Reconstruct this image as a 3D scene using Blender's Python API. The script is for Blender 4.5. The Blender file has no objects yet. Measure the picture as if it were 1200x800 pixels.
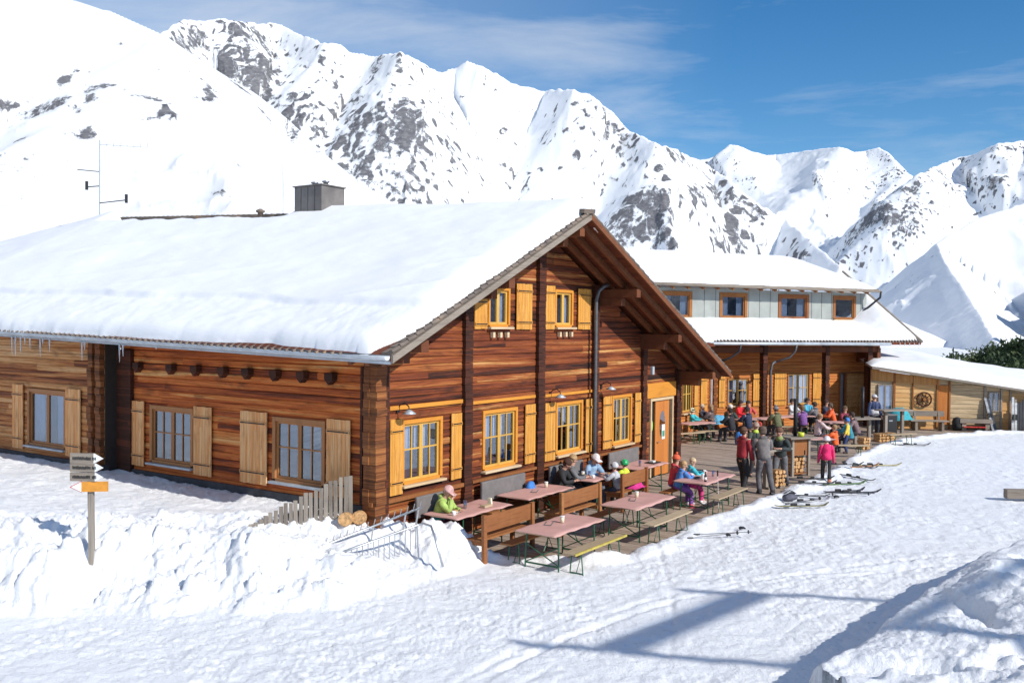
import bpy, bmesh, math, random
import numpy as np
from mathutils import Vector, Matrix
from math import sin, cos, radians, atan, atan2, pi, sqrt, floor
random.seed(7)
SC = bpy.context.scene
COL = SC.collection
# ------------------------------------------------------------------ camera
F = 1100.; ZC = 4.6
pitch = atan((400-378)/F); roll = radians(.6)
fw = Vector((0, cos(pitch), -sin(pitch))); r0 = Vector((1, 0, 0)); u0 = r0.cross(fw)
rt = r0*cos(roll)+u0*sin(roll); up = -r0*sin(roll)+u0*cos(roll)
cd = bpy.data.cameras.new('camera'); cam = bpy.data.objects.new('camera', cd); COL.objects.link(cam)
cd.sensor_width = 36; cd.lens = F/1200*36; cd.clip_end = 30000; cd.clip_start = .1
m = Matrix((rt, up, -fw)).transposed().to_4x4(); m.translation = Vector((0, 0, ZC)); cam.matrix_world = m
SC.camera = cam
# ------------------------------------------------------------------ sky and sun
SUN_EL = radians(33); SUN_AZ = radians(-39)            # math angle from +X
S = Vector((cos(SUN_AZ)*cos(SUN_EL), sin(SUN_AZ)*cos(SUN_EL), sin(SUN_EL)))
w = bpy.data.worlds.new('World'); SC.world = w; w.use_nodes = True
nt = w.node_tree; N = nt.nodes; L = nt.links; N.clear()
sky = N.new('ShaderNodeTexSky'); sky.sky_type = 'NISHITA'; sky.sun_disc = False
sky.sun_elevation = SUN_EL; sky.sun_rotation = pi/2 - SUN_AZ; sky.altitude = 1500; sky.air_density = 1.0; sky.dust_density = .3; sky.ozone_density = 1.5
tc = N.new('ShaderNodeTexCoord'); mp = N.new('ShaderNodeMapping'); mp.inputs['Scale'].default_value = (1.6, 1.6, 9); mp.inputs['Rotation'].default_value = (0.25, 0.22, 0)
nz = N.new('ShaderNodeTexNoise'); nz.inputs['Scale'].default_value = 1.7; nz.inputs['Detail'].default_value = 9; nz.inputs['Roughness'].default_value = .58; nz.inputs['Distortion'].default_value = .35
rmp = N.new('ShaderNodeValToRGB'); rmp.color_ramp.elements[0].position = .47; rmp.color_ramp.elements[1].position = .80
rmp.color_ramp.elements[0].color = (0, 0, 0, 1); rmp.color_ramp.elements[1].color = (.62, .62, .62, 1)
mx = N.new('ShaderNodeMixRGB'); mx.inputs[2].default_value = (8.6, 8.9, 9.3, 1)
# cirrus is denser towards the left of the view
sp = N.new('ShaderNodeSeparateXYZ'); mr = N.new('ShaderNodeMapRange'); mr.inputs[1].default_value = -.5; mr.inputs[2].default_value = .25; mr.inputs[3].default_value = .38; mr.inputs[4].default_value = -.02
ad = N.new('ShaderNodeMath'); ad.operation = 'ADD'; ml = N.new('ShaderNodeMath'); ml.operation = 'MULTIPLY'; ml.inputs[1].default_value = .9; ml.use_clamp = True
hs = N.new('ShaderNodeHueSaturation'); hs.inputs['Saturation'].default_value = 1.38; hs.inputs['Value'].default_value = 1.38
bg = N.new('ShaderNodeBackground'); bg.inputs[1].default_value = .105; out = N.new('ShaderNodeOutputWorld')
L.new(tc.outputs['Generated'], mp.inputs[0]); L.new(mp.outputs[0], nz.inputs[0]); L.new(nz.outputs[0], rmp.inputs[0])
L.new(tc.outputs['Generated'], sp.inputs[0]); L.new(sp.outputs[0], mr.inputs[0]); L.new(rmp.outputs[0], ad.inputs[0]); L.new(mr.outputs[0], ad.inputs[1]); L.new(ad.outputs[0], ml.inputs[0])
L.new(sky.outputs[0], hs.inputs['Color']); L.new(hs.outputs[0], mx.inputs[1]); L.new(ml.outputs[0], mx.inputs[0]); L.new(mx.outputs[0], bg.inputs[0]); L.new(bg.outputs[0], out.inputs[0])
sl = bpy.data.lights.new('sun', 'SUN'); sl.energy = 5.0; sl.angle = radians(.53); sl.color = (1, .955, .88)
so = bpy.data.objects.new('sun', sl); COL.objects.link(so); so.rotation_euler = (-S).to_track_quat('-Z', 'Y').to_euler(); so.location = S*50
SC.view_settings.view_transform = 'Standard'; SC.view_settings.look = 'None'; SC.view_settings.exposure = -.09; SC.view_settings.gamma = 1; SC.view_settings.use_curve_mapping = False
SC.cycles.max_bounces = 8; SC.cycles.transparent_max_bounces = 12

# ------------------------------------------------------------------ helpers
C0 = Vector((0, 0, ZC))
def ray(x, y): return fw + rt*((x-600)/F) - up*((y-400)/F)
GA = radians(34.3)
g = Vector((sin(GA), cos(GA), 0)); l = Vector((-cos(GA), sin(GA), 0)); n = -l
HC = Vector((-2.604, 18.0, 0)); HROT = atan2(g.y, g.x)
Z = Vector((0, 0, 1))
def gd(x, y, z=0):
    d = ray(x, y); k = (z-ZC)/d.z; return C0+d*k
def TO(t, o, z=0): return HC+g*t+n*o+Z*z          # along the gable, out from the gable
def loc(x, y, z=0):
    q = gd(x, y, z)-HC; return q.dot(g), q.dot(n)

class Fr:                                          # frame: a along, b outward, z up
    def __init__(s, o, u, v): s.o = Vector(o); s.u = Vector(u); s.v = Vector(v)
    def P(s, a, b, z): return s.o+s.u*a+s.v*b+Z*z
    def fit(s, x, y, b=0):                         # only for world frames
        d = ray(x, y); k = ((s.o+s.v*b-C0).dot(s.v))/d.dot(s.v); q = C0+d*k-s.o
        return q.dot(s.u), q.z
WF = Fr((0, 0, 0), (1, 0, 0), (0, 1, 0))

class MB:
    def __init__(s): s.v = []; s.f = []
    def add(s, vs, fs):
        b = len(s.v); s.v += [tuple(p) for p in vs]; s.f += [tuple(i+b for i in f) for f in fs]; return s
    def box(s, a0, a1, b0, b1, z0, z1, fr=WF):
        P = [fr.P(a, b, z) for z in (z0, z1) for b in (b0, b1) for a in (a0, a1)]
        return s.add(P, [(0, 2, 3, 1), (4, 5, 7, 6), (0, 1, 5, 4), (2, 6, 7, 3), (0, 4, 6, 2), (1, 3, 7, 5)])
    def bar(s, p, q, wd, ht, upv=Z):               # rectangular bar p->q
        p = Vector(p); q = Vector(q); d = (q-p).normalized(); sd = d.cross(Vector(upv))
        if sd.length < 1e-4: sd = d.cross(Vector((1, 0, 0)))
        sd.normalize(); uu = sd.cross(d)
        P = [c+sd*(wd/2*i)+uu*(ht/2*j) for c in (p, q) for j in (-1, 1) for i in (-1, 1)]
        return s.add(P, [(0, 2, 3, 1), (4, 5, 7, 6), (0, 1, 5, 4), (2, 6, 7, 3), (0, 4, 6, 2), (1, 3, 7, 5)])
    def tube(s, pts, r, k=8, r2=None):
        pts = [Vector(p) for p in pts]; rings = []; nrm = None
        for i, p in enumerate(pts):
            d = (pts[min(i+1, len(pts)-1)]-pts[max(i-1, 0)]).normalized()
            if nrm is None: nrm = d.cross(Z if abs(d.z) < .9 else Vector((1, 0, 0))).normalized()
            nrm = (nrm-d*nrm.dot(d)).normalized(); bn = d.cross(nrm)
            rr = r if r2 is None else r+(r2-r)*i/(len(pts)-1)
            rings.append([p+(nrm*cos(2*pi*j/k)+bn*sin(2*pi*j/k))*rr for j in range(k)])
        vs = [v for R in rings for v in R]; fs = []
        for i in range(len(pts)-1):
            for j in range(k): fs.append((i*k+j, i*k+(j+1) % k, (i+1)*k+(j+1) % k, (i+1)*k+j))
        fs.append(tuple(reversed(range(k)))); fs.append(tuple((len(pts)-1)*k+j for j in range(k)))
        return s.add(vs, fs)
    def lathe(s, prof, c=(0, 0, 0), k=16, ax=None):
        c = Vector(c); vs = []; fs = []
        X, Y, A = (Vector((1, 0, 0)), Vector((0, 1, 0)), Z) if ax is None else ax
        for r, z in prof: vs += [c+(X*cos(2*pi*j/k)+Y*sin(2*pi*j/k))*r+A*z for j in range(k)]
        for i in range(len(prof)-1):
            for j in range(k): fs.append((i*k+j, i*k+(j+1) % k, (i+1)*k+(j+1) % k, (i+1)*k+j))
        fs.append(tuple(reversed(range(k)))); fs.append(tuple((len(prof)-1)*k+j for j in range(k)))
        return s.add(vs, fs)
    def prism(s, poly, fr, b0, b1):                # poly of (a,z) extruded along b
        k = len(poly); vs = [fr.P(a, b0, z) for a, z in poly]+[fr.P(a, b1, z) for a, z in poly]
        fs = [tuple(range(k)), tuple(reversed(range(k, 2*k)))]+[(i, i+k, (i+1) % k+k, (i+1) % k) for i in range(k)]
        return s.add(vs, fs)
    def build(s, name, mat, parent=None, bev=0, smooth=False, fix=True):
        me = bpy.data.meshes.new(name); me.from_pydata(s.v, [], s.f); me.update()
        if fix:
            bm = bmesh.new(); bm.from_mesh(me); bmesh.ops.recalc_face_normals(bm, faces=bm.faces); bm.to_mesh(me); bm.free()
        return link(name, me, mat, parent, bev, smooth)
def link(name, me, mat, parent=None, bev=0, smooth=False):
    o = bpy.data.objects.new(name, me); COL.objects.link(o)
    if mat is not None: me.materials.append(mat)
    if parent is not None: o.parent = parent
    if smooth: me.polygons.foreach_set('use_smooth', [True]*len(me.polygons))
    if bev:
        b = o.modifiers.new('bevel', 'BEVEL'); b.width = bev; b.segments = 2; b.limit_method = 'ANGLE'
    return o
def tag(o, label=None, cat=None, group=None, kind=None):
    if label: o['label'] = label
    if cat: o['category'] = cat
    if group: o['group'] = group
    if kind: o['kind'] = kind
    return o
def thing(name, label, cat, p=(0, 0, 0), rz=0, group=None):
    o = bpy.data.objects.new(name, None); COL.objects.link(o); o.location = p; o.rotation_euler = (0, 0, rz); o.empty_display_size = .2
    return tag(o, label, cat, group)
def copy_tree(o, parent=None):
    c = o.copy(); COL.objects.link(c)
    if parent is not None: c.parent = parent
    for ch in list(o.children): copy_tree(ch, c)
    return c

# ---- numpy noise
def _h(ix, iy, sd):
    n_ = (ix.astype(np.int64)*374761393+iy.astype(np.int64)*668265263+sd*1274126177) & 0xffffffff
    n_ = ((n_ ^ (n_ >> 13))*1274126177) & 0xffffffff
    return ((n_ ^ (n_ >> 16)) & 0xffffff)/float(0xffffff)
def vn(x, y, sd=0):
    xi = np.floor(x); yi = np.floor(y); fx = x-xi; fy = y-yi; fx = fx*fx*fx*(fx*(fx*6-15)+10); fy = fy*fy*fy*(fy*(fy*6-15)+10)
    a = _h(xi, yi, sd); b = _h(xi+1, yi, sd); c = _h(xi, yi+1, sd); d = _h(xi+1, yi+1, sd)
    return (a+(b-a)*fx+(c-a)*fy+(a-b-c+d)*fx*fy)*2-1
def fbm(x, y, o=5, sd=0, ga=.5):
    r = 0; A = 1; t = 0
    for i in range(o):
        r = r+A*vn(x, y, sd+i*17); t += A; A *= ga
        x, y = (x*1.6+y*1.2+5.3), (-x*1.2+y*1.6+1.7)
    return r/t
def ridged(x, y, o=6, sd=0, ga=.55):
    r = 0; A = 1; t = 0; wgt = 1
    for i in range(o):
        s_ = 1-np.abs(vn(x, y, sd+i*31)); s_ = s_*s_*wgt; r = r+A*s_; t += A; A *= ga; wgt = np.clip(s_*1.6, 0, 1)
        x, y = (x*1.6+y*1.2+3.1), (-x*1.2+y*1.6+7.7)
    return r/t
def sst(a, b, x):
    t = np.clip((x-a)/(b-a), 0, 1); return t*t*(3-2*t)
def grid_mesh(name, X, Y, Zz, mat, attr=None, wrap=False):
    nr, nc = X.shape; co = np.stack([X, Y, Zz], -1).astype(np.float32).reshape(-1)
    me = bpy.data.meshes.new(name); me.vertices.add(nr*nc); me.vertices.foreach_set('co', co)
    I = np.arange(nr*nc).reshape(nr, nc)
    q = np.stack([I[:-1, :-1], I[:-1, 1:], I[1:, 1:], I[1:, :-1]], -1).reshape(-1, 4).astype(np.int32); nf = len(q)
    me.loops.add(nf*4); me.loops.foreach_set('vertex_index', q.reshape(-1)); me.polygons.add(nf)
    me.polygons.foreach_set('loop_start', np.arange(0, nf*4, 4, dtype=np.int32)); me.polygons.foreach_set('loop_total', np.full(nf, 4, np.int32))
    me.polygons.foreach_set('use_smooth', np.ones(nf, bool))
    if attr is not None:
        for k, v in attr.items():
            at = me.attributes.new(k, 'FLOAT', 'POINT'); at.data.foreach_set('value', v.astype(np.float32).reshape(-1))
    me.update(); me.validate()
    return link(name, me, mat)

# ------------------------------------------------------------------ materials
def nmat(name):
    m_ = bpy.data.materials.new(name); m_.use_nodes = True; t = m_.node_tree; b = t.nodes['Principled BSDF']; return m_, t, t.nodes, t.links, b
def ramp(N, pts):
    r = N.new('ShaderNodeValToRGB'); e = r.color_ramp.elements
    while len(e) < len(pts): e.new(.5)
    for i, (p, c) in enumerate(pts): e[i].position = p; e[i].color = (*c, 1) if len(c) == 3 else c
    return r
def noise(N, L, src, sc, vec=(1, 1, 1), det=4, rough=.55, dist=0):
    mp_ = N.new('ShaderNodeMapping'); mp_.inputs['Scale'].default_value = vec; L.new(src, mp_.inputs[0])
    t = N.new('ShaderNodeTexNoise'); t.inputs['Scale'].default_value = sc; t.inputs['Detail'].default_value = det; t.inputs['Roughness'].default_value = rough; t.inputs['Distortion'].default_value = dist
    L.new(mp_.outputs[0], t.inputs[0]); return t
def simple(name, col, rough=.6, metal=0, var=.15, sc=8, bump=0.0, bsc=60, rand=False):
    m_, t, N, L, b = nmat(name); tc = N.new('ShaderNodeTexCoord'); nn = noise(N, L, tc.outputs['Object'], sc, det=5)
    c0 = tuple(max(0, c*(1-var)) for c in col); c1 = tuple(min(1, c*(1+var)) for c in col)
    r = ramp(N, [(.3, c0), (.7, c1)]); L.new(nn.outputs[0], r.inputs[0]); L.new(r.outputs[0], b.inputs['Base Color'])
    b.inputs['Roughness'].default_value = rough; b.inputs['Metallic'].default_value = metal
    if bump:
        n2_ = noise(N, L, tc.outputs['Object'], bsc, det=3); bp = N.new('ShaderNodeBump'); bp.inputs['Strength'].default_value = bump; bp.inputs['Distance'].default_value = .01
        L.new(n2_.outputs[0], bp.inputs['Height']); L.new(bp.outputs[0], b.inputs['Normal'])
    return m_
def wood(name, cols, grain='h', course=None, axis=2, streak=.5, dark=(.03, .012, .006), rough=.72, sc=1.0, bump=.5, knots=False):
    """cols: list of colours chosen per board; grain h/v/x/y; course: board pitch along axis"""
    m_, t, N, L, b = nmat(name); tc = N.new('ShaderNodeTexCoord'); src = tc.outputs['Object']
    sep = N.new('ShaderNodeSeparateXYZ'); L.new(src, sep.inputs[0])
    vec = {'h': (.55, .55, 14), 'v': (14, 14, .55), 'x': (.55, 14, 14), 'y': (14, .55, 14)}[grain]
    if course:
        d = N.new('ShaderNodeMath'); d.operation = 'DIVIDE'; d.inputs[1].default_value = course; L.new(sep.outputs[axis], d.inputs[0])
        fl = N.new('ShaderNodeMath'); fl.operation = 'FLOOR'; L.new(d.outputs[0], fl.inputs[0])
        # boards also change along their length
        big = noise(N, L, src, .16*sc, det=1)
        a2 = N.new('ShaderNodeMath'); a2.operation = 'MULTIPLY_ADD'; a2.inputs[1].default_value = 7.3; L.new(fl.outputs[0], a2.inputs[0])
        if axis == 2: ax_o = (sep.outputs[0], sep.outputs[1])
        else: ax_o = (sep.outputs[(axis+1) % 3], sep.outputs[(axis+2) % 3])
        s1 = N.new('ShaderNodeMath'); s1.operation = 'ADD'; L.new(ax_o[0], s1.inputs[0]); L.new(ax_o[1], s1.inputs[1])
        s2 = N.new('ShaderNodeMath'); s2.operation = 'MULTIPLY_ADD'; s2.inputs[1].default_value = .13*sc; L.new(s1.outputs[0], s2.inputs[0])
        wo = N.new('ShaderNodeTexWhiteNoise'); wo.noise_dimensions = '1D'; L.new(fl.outputs[0], wo.inputs['W']); 
        m5 = N.new('ShaderNodeMath'); m5.operation = 'MULTIPLY'; m5.inputs[1].default_value = 5; L.new(wo.outputs[0], m5.inputs[0]); L.new(m5.outputs[0], s2.inputs[2])
        f2_ = N.new('ShaderNodeMath'); f2_.operation = 'FLOOR'; L.new(s2.outputs[0], f2_.inputs[0]); L.new(f2_.outputs[0], a2.inputs[2])
        wn = N.new('ShaderNodeTexWhiteNoise'); wn.noise_dimensions = '1D'; L.new(a2.outputs[0], wn.inputs['W']); val = wn.outputs['Value']
        off = N.new('ShaderNodeCombineXYZ'); L.new(wn.outputs['Value'], off.inputs[0]); L.new(wn.outputs['Value'], off.inputs[1])
        vm = N.new('ShaderNodeVectorMath'); vm.operation = 'MULTIPLY_ADD'; vm.inputs[1].default_value = (9, 9, 9); L.new(off.outputs[0], vm.inputs[0]); L.new(src, vm.inputs[2]); src2 = vm.outputs[0]
    else:
        oi = N.new('ShaderNodeObjectInfo'); val = oi.outputs['Random']; src2 = src
    gr = noise(N, L, src2, 3.0*sc, vec, 8, .65, .6)
    pt = noise(N, L, src2, 1.4*sc, (.7, .7, 2.2) if grain == 'h' else (1.5, 1.5, .8), 4, .6, .3)
    k = len(cols); r1 = ramp(N, [((i+.5)/k, c) for i, c in enumerate(cols)])
    if course:
        ls = noise(N, L, src2, .9*sc, {'h': (.22, .22, 9), 'v': (9, 9, .35), 'x': (.35, 9, 9), 'y': (9, .35, 9)}[grain], 5, .7, .8)
        q1 = N.new('ShaderNodeMath'); q1.operation = 'MULTIPLY'; q1.inputs[1].default_value = .5; L.new(val, q1.inputs[0])
        q2 = N.new('ShaderNodeMath'); q2.operation = 'MULTIPLY_ADD'; q2.inputs[1].default_value = 2.2; q2.use_clamp = True; L.new(ls.outputs[0], q2.inputs[0]); 
        q3 = N.new('ShaderNodeMath'); q3.operation = 'SUBTRACT'; q3.inputs[1].default_value = .90; L.new(q1.outputs[0], q3.inputs[0]); L.new(q3.outputs[0], q2.inputs[2]); L.new(q2.outputs[0], r1.inputs[0])
    else:
        mxx = N.new('ShaderNodeMath'); mxx.operation = 'MULTIPLY_ADD'; mxx.inputs[1].default_value = .5; L.new(val, mxx.inputs[0]); h_ = N.new('ShaderNodeMath'); h_.operation = 'MULTIPLY'; h_.inputs[1].default_value = .5; L.new(pt.outputs[0], h_.inputs[0]); L.new(h_.outputs[0], mxx.inputs[2]); L.new(mxx.outputs[0], r1.inputs[0])
    r2 = ramp(N, [(.30, (.38, .34, .30)), (.52, (1, 1, 1)), (.75, (1.0, 1.0, 1.0))]); L.new(gr.outputs[0], r2.inputs[0])
    mu = N.new('ShaderNodeMixRGB'); mu.blend_type = 'MULTIPLY'; mu.inputs[0].default_value = streak*1.3 if streak < .75 else 1; L.new(r1.outputs[0], mu.inputs[1]); L.new(r2.outputs[0], mu.inputs[2])
    r3 = ramp(N, [(.55, (0, 0, 0)), (.72, (1, 1, 1))]); L.new(pt.outputs[0], r3.inputs[0])
    sf = N.new('ShaderNodeMath'); sf.operation = 'MULTIPLY'; sf.inputs[1].default_value = streak; L.new(r3.outputs[0], sf.inputs[0])
    m2 = N.new('ShaderNodeMixRGB'); L.new(sf.outputs[0], m2.inputs[0]); L.new(mu.outputs[0], m2.inputs[1]); m2.inputs[2].default_value = (*dark, 1)
    L.new(m2.outputs[0], b.inputs['Base Color']); b.inputs['Roughness'].default_value = rough; b.inputs['Specular IOR Level'].default_value = .3
    bp = N.new('ShaderNodeBump'); bp.inputs['Strength'].default_value = bump; bp.inputs['Distance'].default_value = .012; L.new(gr.outputs[0], bp.inputs['Height']); L.new(bp.outputs[0], b.inputs['Normal'])
    return m_
M = {}
LOGC = [(.022, .009, .006), (.065, .017, .008), (.13, .030, .011), (.19, .044, .014), (.25, .064, .018), (.31, .090, .024), (.40, .150, .042), (.56, .30, .11)]
M['log'] = wood('log wood', LOGC, 'h', .155, 2, .72, (.020, .009, .006), bump=.9)
SLOG = [(.10, .022, .008), (.26, .052, .013), (.42, .092, .019), (.54, .13, .026), (.62, .17, .036), (.70, .25, .06), (.78, .42, .16)]
M['sidelog'] = wood('side log wood', SLOG, 'h', .155, 2, .6, (.03, .014, .008), bump=.9)
M['baylog'] = wood('weathered log wood', [(.16, .045, .016), (.36, .12, .04), (.52, .20, .06), (.62, .30, .11), (.72, .42, .20)], 'h', .155, 2, .6, (.04, .02, .012))
M['darkpost'] = wood('dark post wood', [(.075, .022, .010), (.04, .014, .008), (.12, .032, .014)], 'h', .155, 2, .5, (.012, .006, .004))
M['endpost'] = wood('log end wood', [(.34, .13, .04), (.14, .045, .015), (.26, .09, .028), (.08, .03, .012)], 'h', .155, 2, .5, (.03, .012, .006))
M['rafter'] = wood('rafter wood', [(.20, .07, .028), (.14, .045, .018), (.26, .10, .04)], 'x', None, 0, .45)
M['soffit'] = wood('soffit board', [(.12, .03, .012), (.18, .045, .016), (.09, .022, .009)], 'y', .15, 0, .5)
M['shutter'] = wood('pale larch shutter', [(.84, .41, .16), (.74, .31, .10), (.88, .53, .25), (.78, .36, .13)], 'v', .095, 1, .45, (.22, .10, .04), bump=.5)
M['gshutter'] = wood('yellow larch shutter', [(.68, .33, .06), (.60, .26, .04), (.72, .38, .09), (.56, .23, .04)], 'v', .095, 0, .45, (.30, .11, .03), bump=.5)
M['sash'] = wood('yellow sash wood', [(.66, .40, .09), (.60, .34, .07)], 'v', None, 0, .15, bump=.2, rough=.45)
M['sashside'] = wood('brown sash wood', [(.46, .21, .075), (.40, .17, .06)], 'v', None, 0, .2, bump=.2, rough=.5)
M['casing'] = wood('casing wood', [(.34, .14, .04), (.26, .09, .03)], 'v', None, 0, .35)
M['sill'] = wood('pale sill wood', [(.66, .52, .34), (.58, .42, .25)], 'h', None, 0, .2)
M['lintel'] = wood('orange lintel wood', [(.66, .28, .04), (.60, .24, .03)], 'h', None, 0, .2)
M['weath'] = wood('grey weathered wood', [(.30, .26, .22), (.22, .19, .16), (.36, .32, .27)], 'v', None, 0, .45, (.07, .055, .045))
M['weathh'] = wood('grey weathered board', [(.34, .29, .24), (.25, .21, .17), (.40, .34, .28)], 'h', None, 0, .45, (.07, .055, .045))
M['deck'] = wood('deck board', [(.24, .185, .14), (.34, .265, .205), (.42, .33, .26), (.50, .40, .32), (.38, .30, .23)], 'y', .142, 0, .45, (.075, .055, .045), bump=.6)
M['bench'] = wood('brown bench wood', [(.36, .15, .05), (.27, .10, .035), (.42, .19, .07)], 'x', None, 0, .4, (.07, .03, .015))
M['plank'] = wood('pale bench plank', [(.50, .38, .24), (.40, .30, .19), (.56, .44, .29)], 'x', None, 0, .35, (.16, .11, .07))
M['hutplank'] = wood('hut plank wood', [(.70, .40, .16), (.60, .31, .11), (.74, .47, .21), (.52, .27, .10)], 'h', .17, 2, .3, (.20, .12, .06))
M['hutgrey'] = wood('greyed hut plank', [(.58, .42, .24), (.42, .30, .17), (.64, .48, .29), (.32, .22, .13)], 'h', .19, 2, .45, (.10, .075, .05))
M['hutorange'] = wood('orange door wood', [(.56, .20, .045), (.48, .16, .035)], 'v', .12, 0, .2)
M['b2log'] = wood('annex log wood', [(.54, .18, .04), (.62, .24, .06), (.42, .12, .03), (.58, .21, .05), (.68, .33, .10)], 'h', .14, 2, .45, (.10, .035, .015))
M['b2door'] = wood('door board', [(.50, .22, .06), (.60, .30, .10), (.42, .17, .05)], 'v', .11, 0, .3)
M['firewood'] = simple('firewood', (.52, .30, .13), .8, var=.5, sc=22, bump=.6)
M['metal'] = simple('galvanised metal', (.50, .52, .54), .38, .85, .15, 6)
M['zinc'] = simple('zinc gutter', (.46, .50, .54), .5, .35, .2, 3)
M['greysheet'] = simple('grey facade sheet', (.30, .32, .30), .6, .1, .18, 1.2)
M['dpipe'] = simple('dark downpipe', (.035, .035, .04), .5, .3, .2)
M['gpipe'] = simple('grey downpipe', (.11, .115, .125), .5, .3, .2)
M['iron'] = simple('black iron', (.02, .02, .022), .5, .4, .2)
M['green'] = simple('green painted steel', (.015, .10, .05), .45, .1, .25, 10)
M['pink'] = simple('faded red oilcloth', (.58, .33, .29), .55, 0, .10, 3, .15, 30)
M['cushion'] = simple('grey cushion', (.17, .155, .15), .85, 0, .15, 6, .3, 80)
M['plinth'] = simple('dark plinth', (.05, .05, .055), .85, 0, .35, 3, .4, 12)
M['white'] = simple('white ceramic', (.8, .8, .78), .35)
M['cream'] = simple('cream card', (.75, .68, .5), .7)
M['curtain'] = simple('white curtain', (.55, .57, .62), .85, 0, .12, 6)
M['black'] = simple('black plastic', (.015, .015, .017), .45)
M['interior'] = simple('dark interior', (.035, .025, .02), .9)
M['yellow'] = simple('yellow paint', (.45, .36, .07), .5, 0, .2, 6)
M['oran'] = simple('orange paint', (.62, .26, .03), .5, 0, .2, 8)
M['chim'] = simple('chimney sheet', (.20, .18, .165), .55, .3, .25, 2.5)
M['ice'], t_, N_, L_, b_ = nmat('ice'); b_.inputs['Base Color'].default_value = (.85, .88, .9, 1); b_.inputs['Roughness'].default_value = .15; b_.inputs['Transmission Weight'].default_value = .45; b_.inputs['IOR'].default_value = 1.31
def tile_mat():
    m_, t, N, L, b = nmat('roof tile'); tc = N.new('ShaderNodeTexCoord'); a = noise(N, L, tc.outputs['Object'], 2.2, det=6)
    r = ramp(N, [(.3, (.09, .075, .065)), (.5, (.16, .125, .10)), (.62, (.22, .17, .13)), (.75, (.42, .20, .06))]); L.new(a.outputs[0], r.inputs[0]); L.new(r.outputs[0], b.inputs['Base Color']); b.inputs['Roughness'].default_value = .8
    a2 = noise(N, L, tc.outputs['Object'], 40); bp = N.new('ShaderNodeBump'); bp.inputs['Strength'].default_value = .5; L.new(a2.outputs[0], bp.inputs['Height']); L.new(bp.outputs[0], b.inputs['Normal']); return m_
M['tile'] = tile_mat()
def snow_mat(name, fine=.35, speckle=False, tint=(.87, .885, .91)):
    m_, t, N, L, b = nmat(name); tc = N.new('ShaderNodeTexCoord'); src = tc.outputs['Object']
    b.inputs['Roughness'].default_value = .62; b.inputs['Specular IOR Level'].default_value = .25
    a = noise(N, L, src, .35, det=4); c = tuple(x*.955 for x in tint); r = ramp(N, [(.35, c), (.65, tint)]); L.new(a.outputs[0], r.inputs[0]); cur = r.outputs[0]
    if speckle:
        d = noise(N, L, src, 9, det=6, rough=.7); r2 = ramp(N, [(.30, (.45, .43, .42)), (.40, (1, 1, 1))]); L.new(d.outputs[0], r2.inputs[0])  # fine dark grey speckles over the snow colour
        mu = N.new('ShaderNodeMixRGB'); mu.blend_type = 'MULTIPLY'; mu.inputs[0].default_value = .6; L.new(cur, mu.inputs[1]); L.new(r2.outputs[0], mu.inputs[2]); cur = mu.outputs[0]
    L.new(cur, b.inputs['Base Color'])
    f1 = noise(N, L, src, 7, det=8, rough=.7); bp = N.new('ShaderNodeBump'); bp.inputs['Strength'].default_value = fine; bp.inputs['Distance'].default_value = .06
    L.new(f1.outputs[0], bp.inputs['Height']); L.new(bp.outputs[0], b.inputs['Normal'])
    if speckle:
        f2 = noise(N, L, src, 30, det=5, rough=.7); b2 = N.new('ShaderNodeBump'); b2.inputs['Strength'].default_value = .85; b2.inputs['Distance'].default_value = .02
        L.new(f2.outputs[0], b2.inputs['Height']); L.new(bp.outputs[0], b2.inputs['Normal']); L.new(b2.outputs[0], b.inputs['Normal'])
    return m_
M['snow'] = snow_mat('ground snow', .5, True)
M['roofsnow'] = snow_mat('roof snow', .12)
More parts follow.
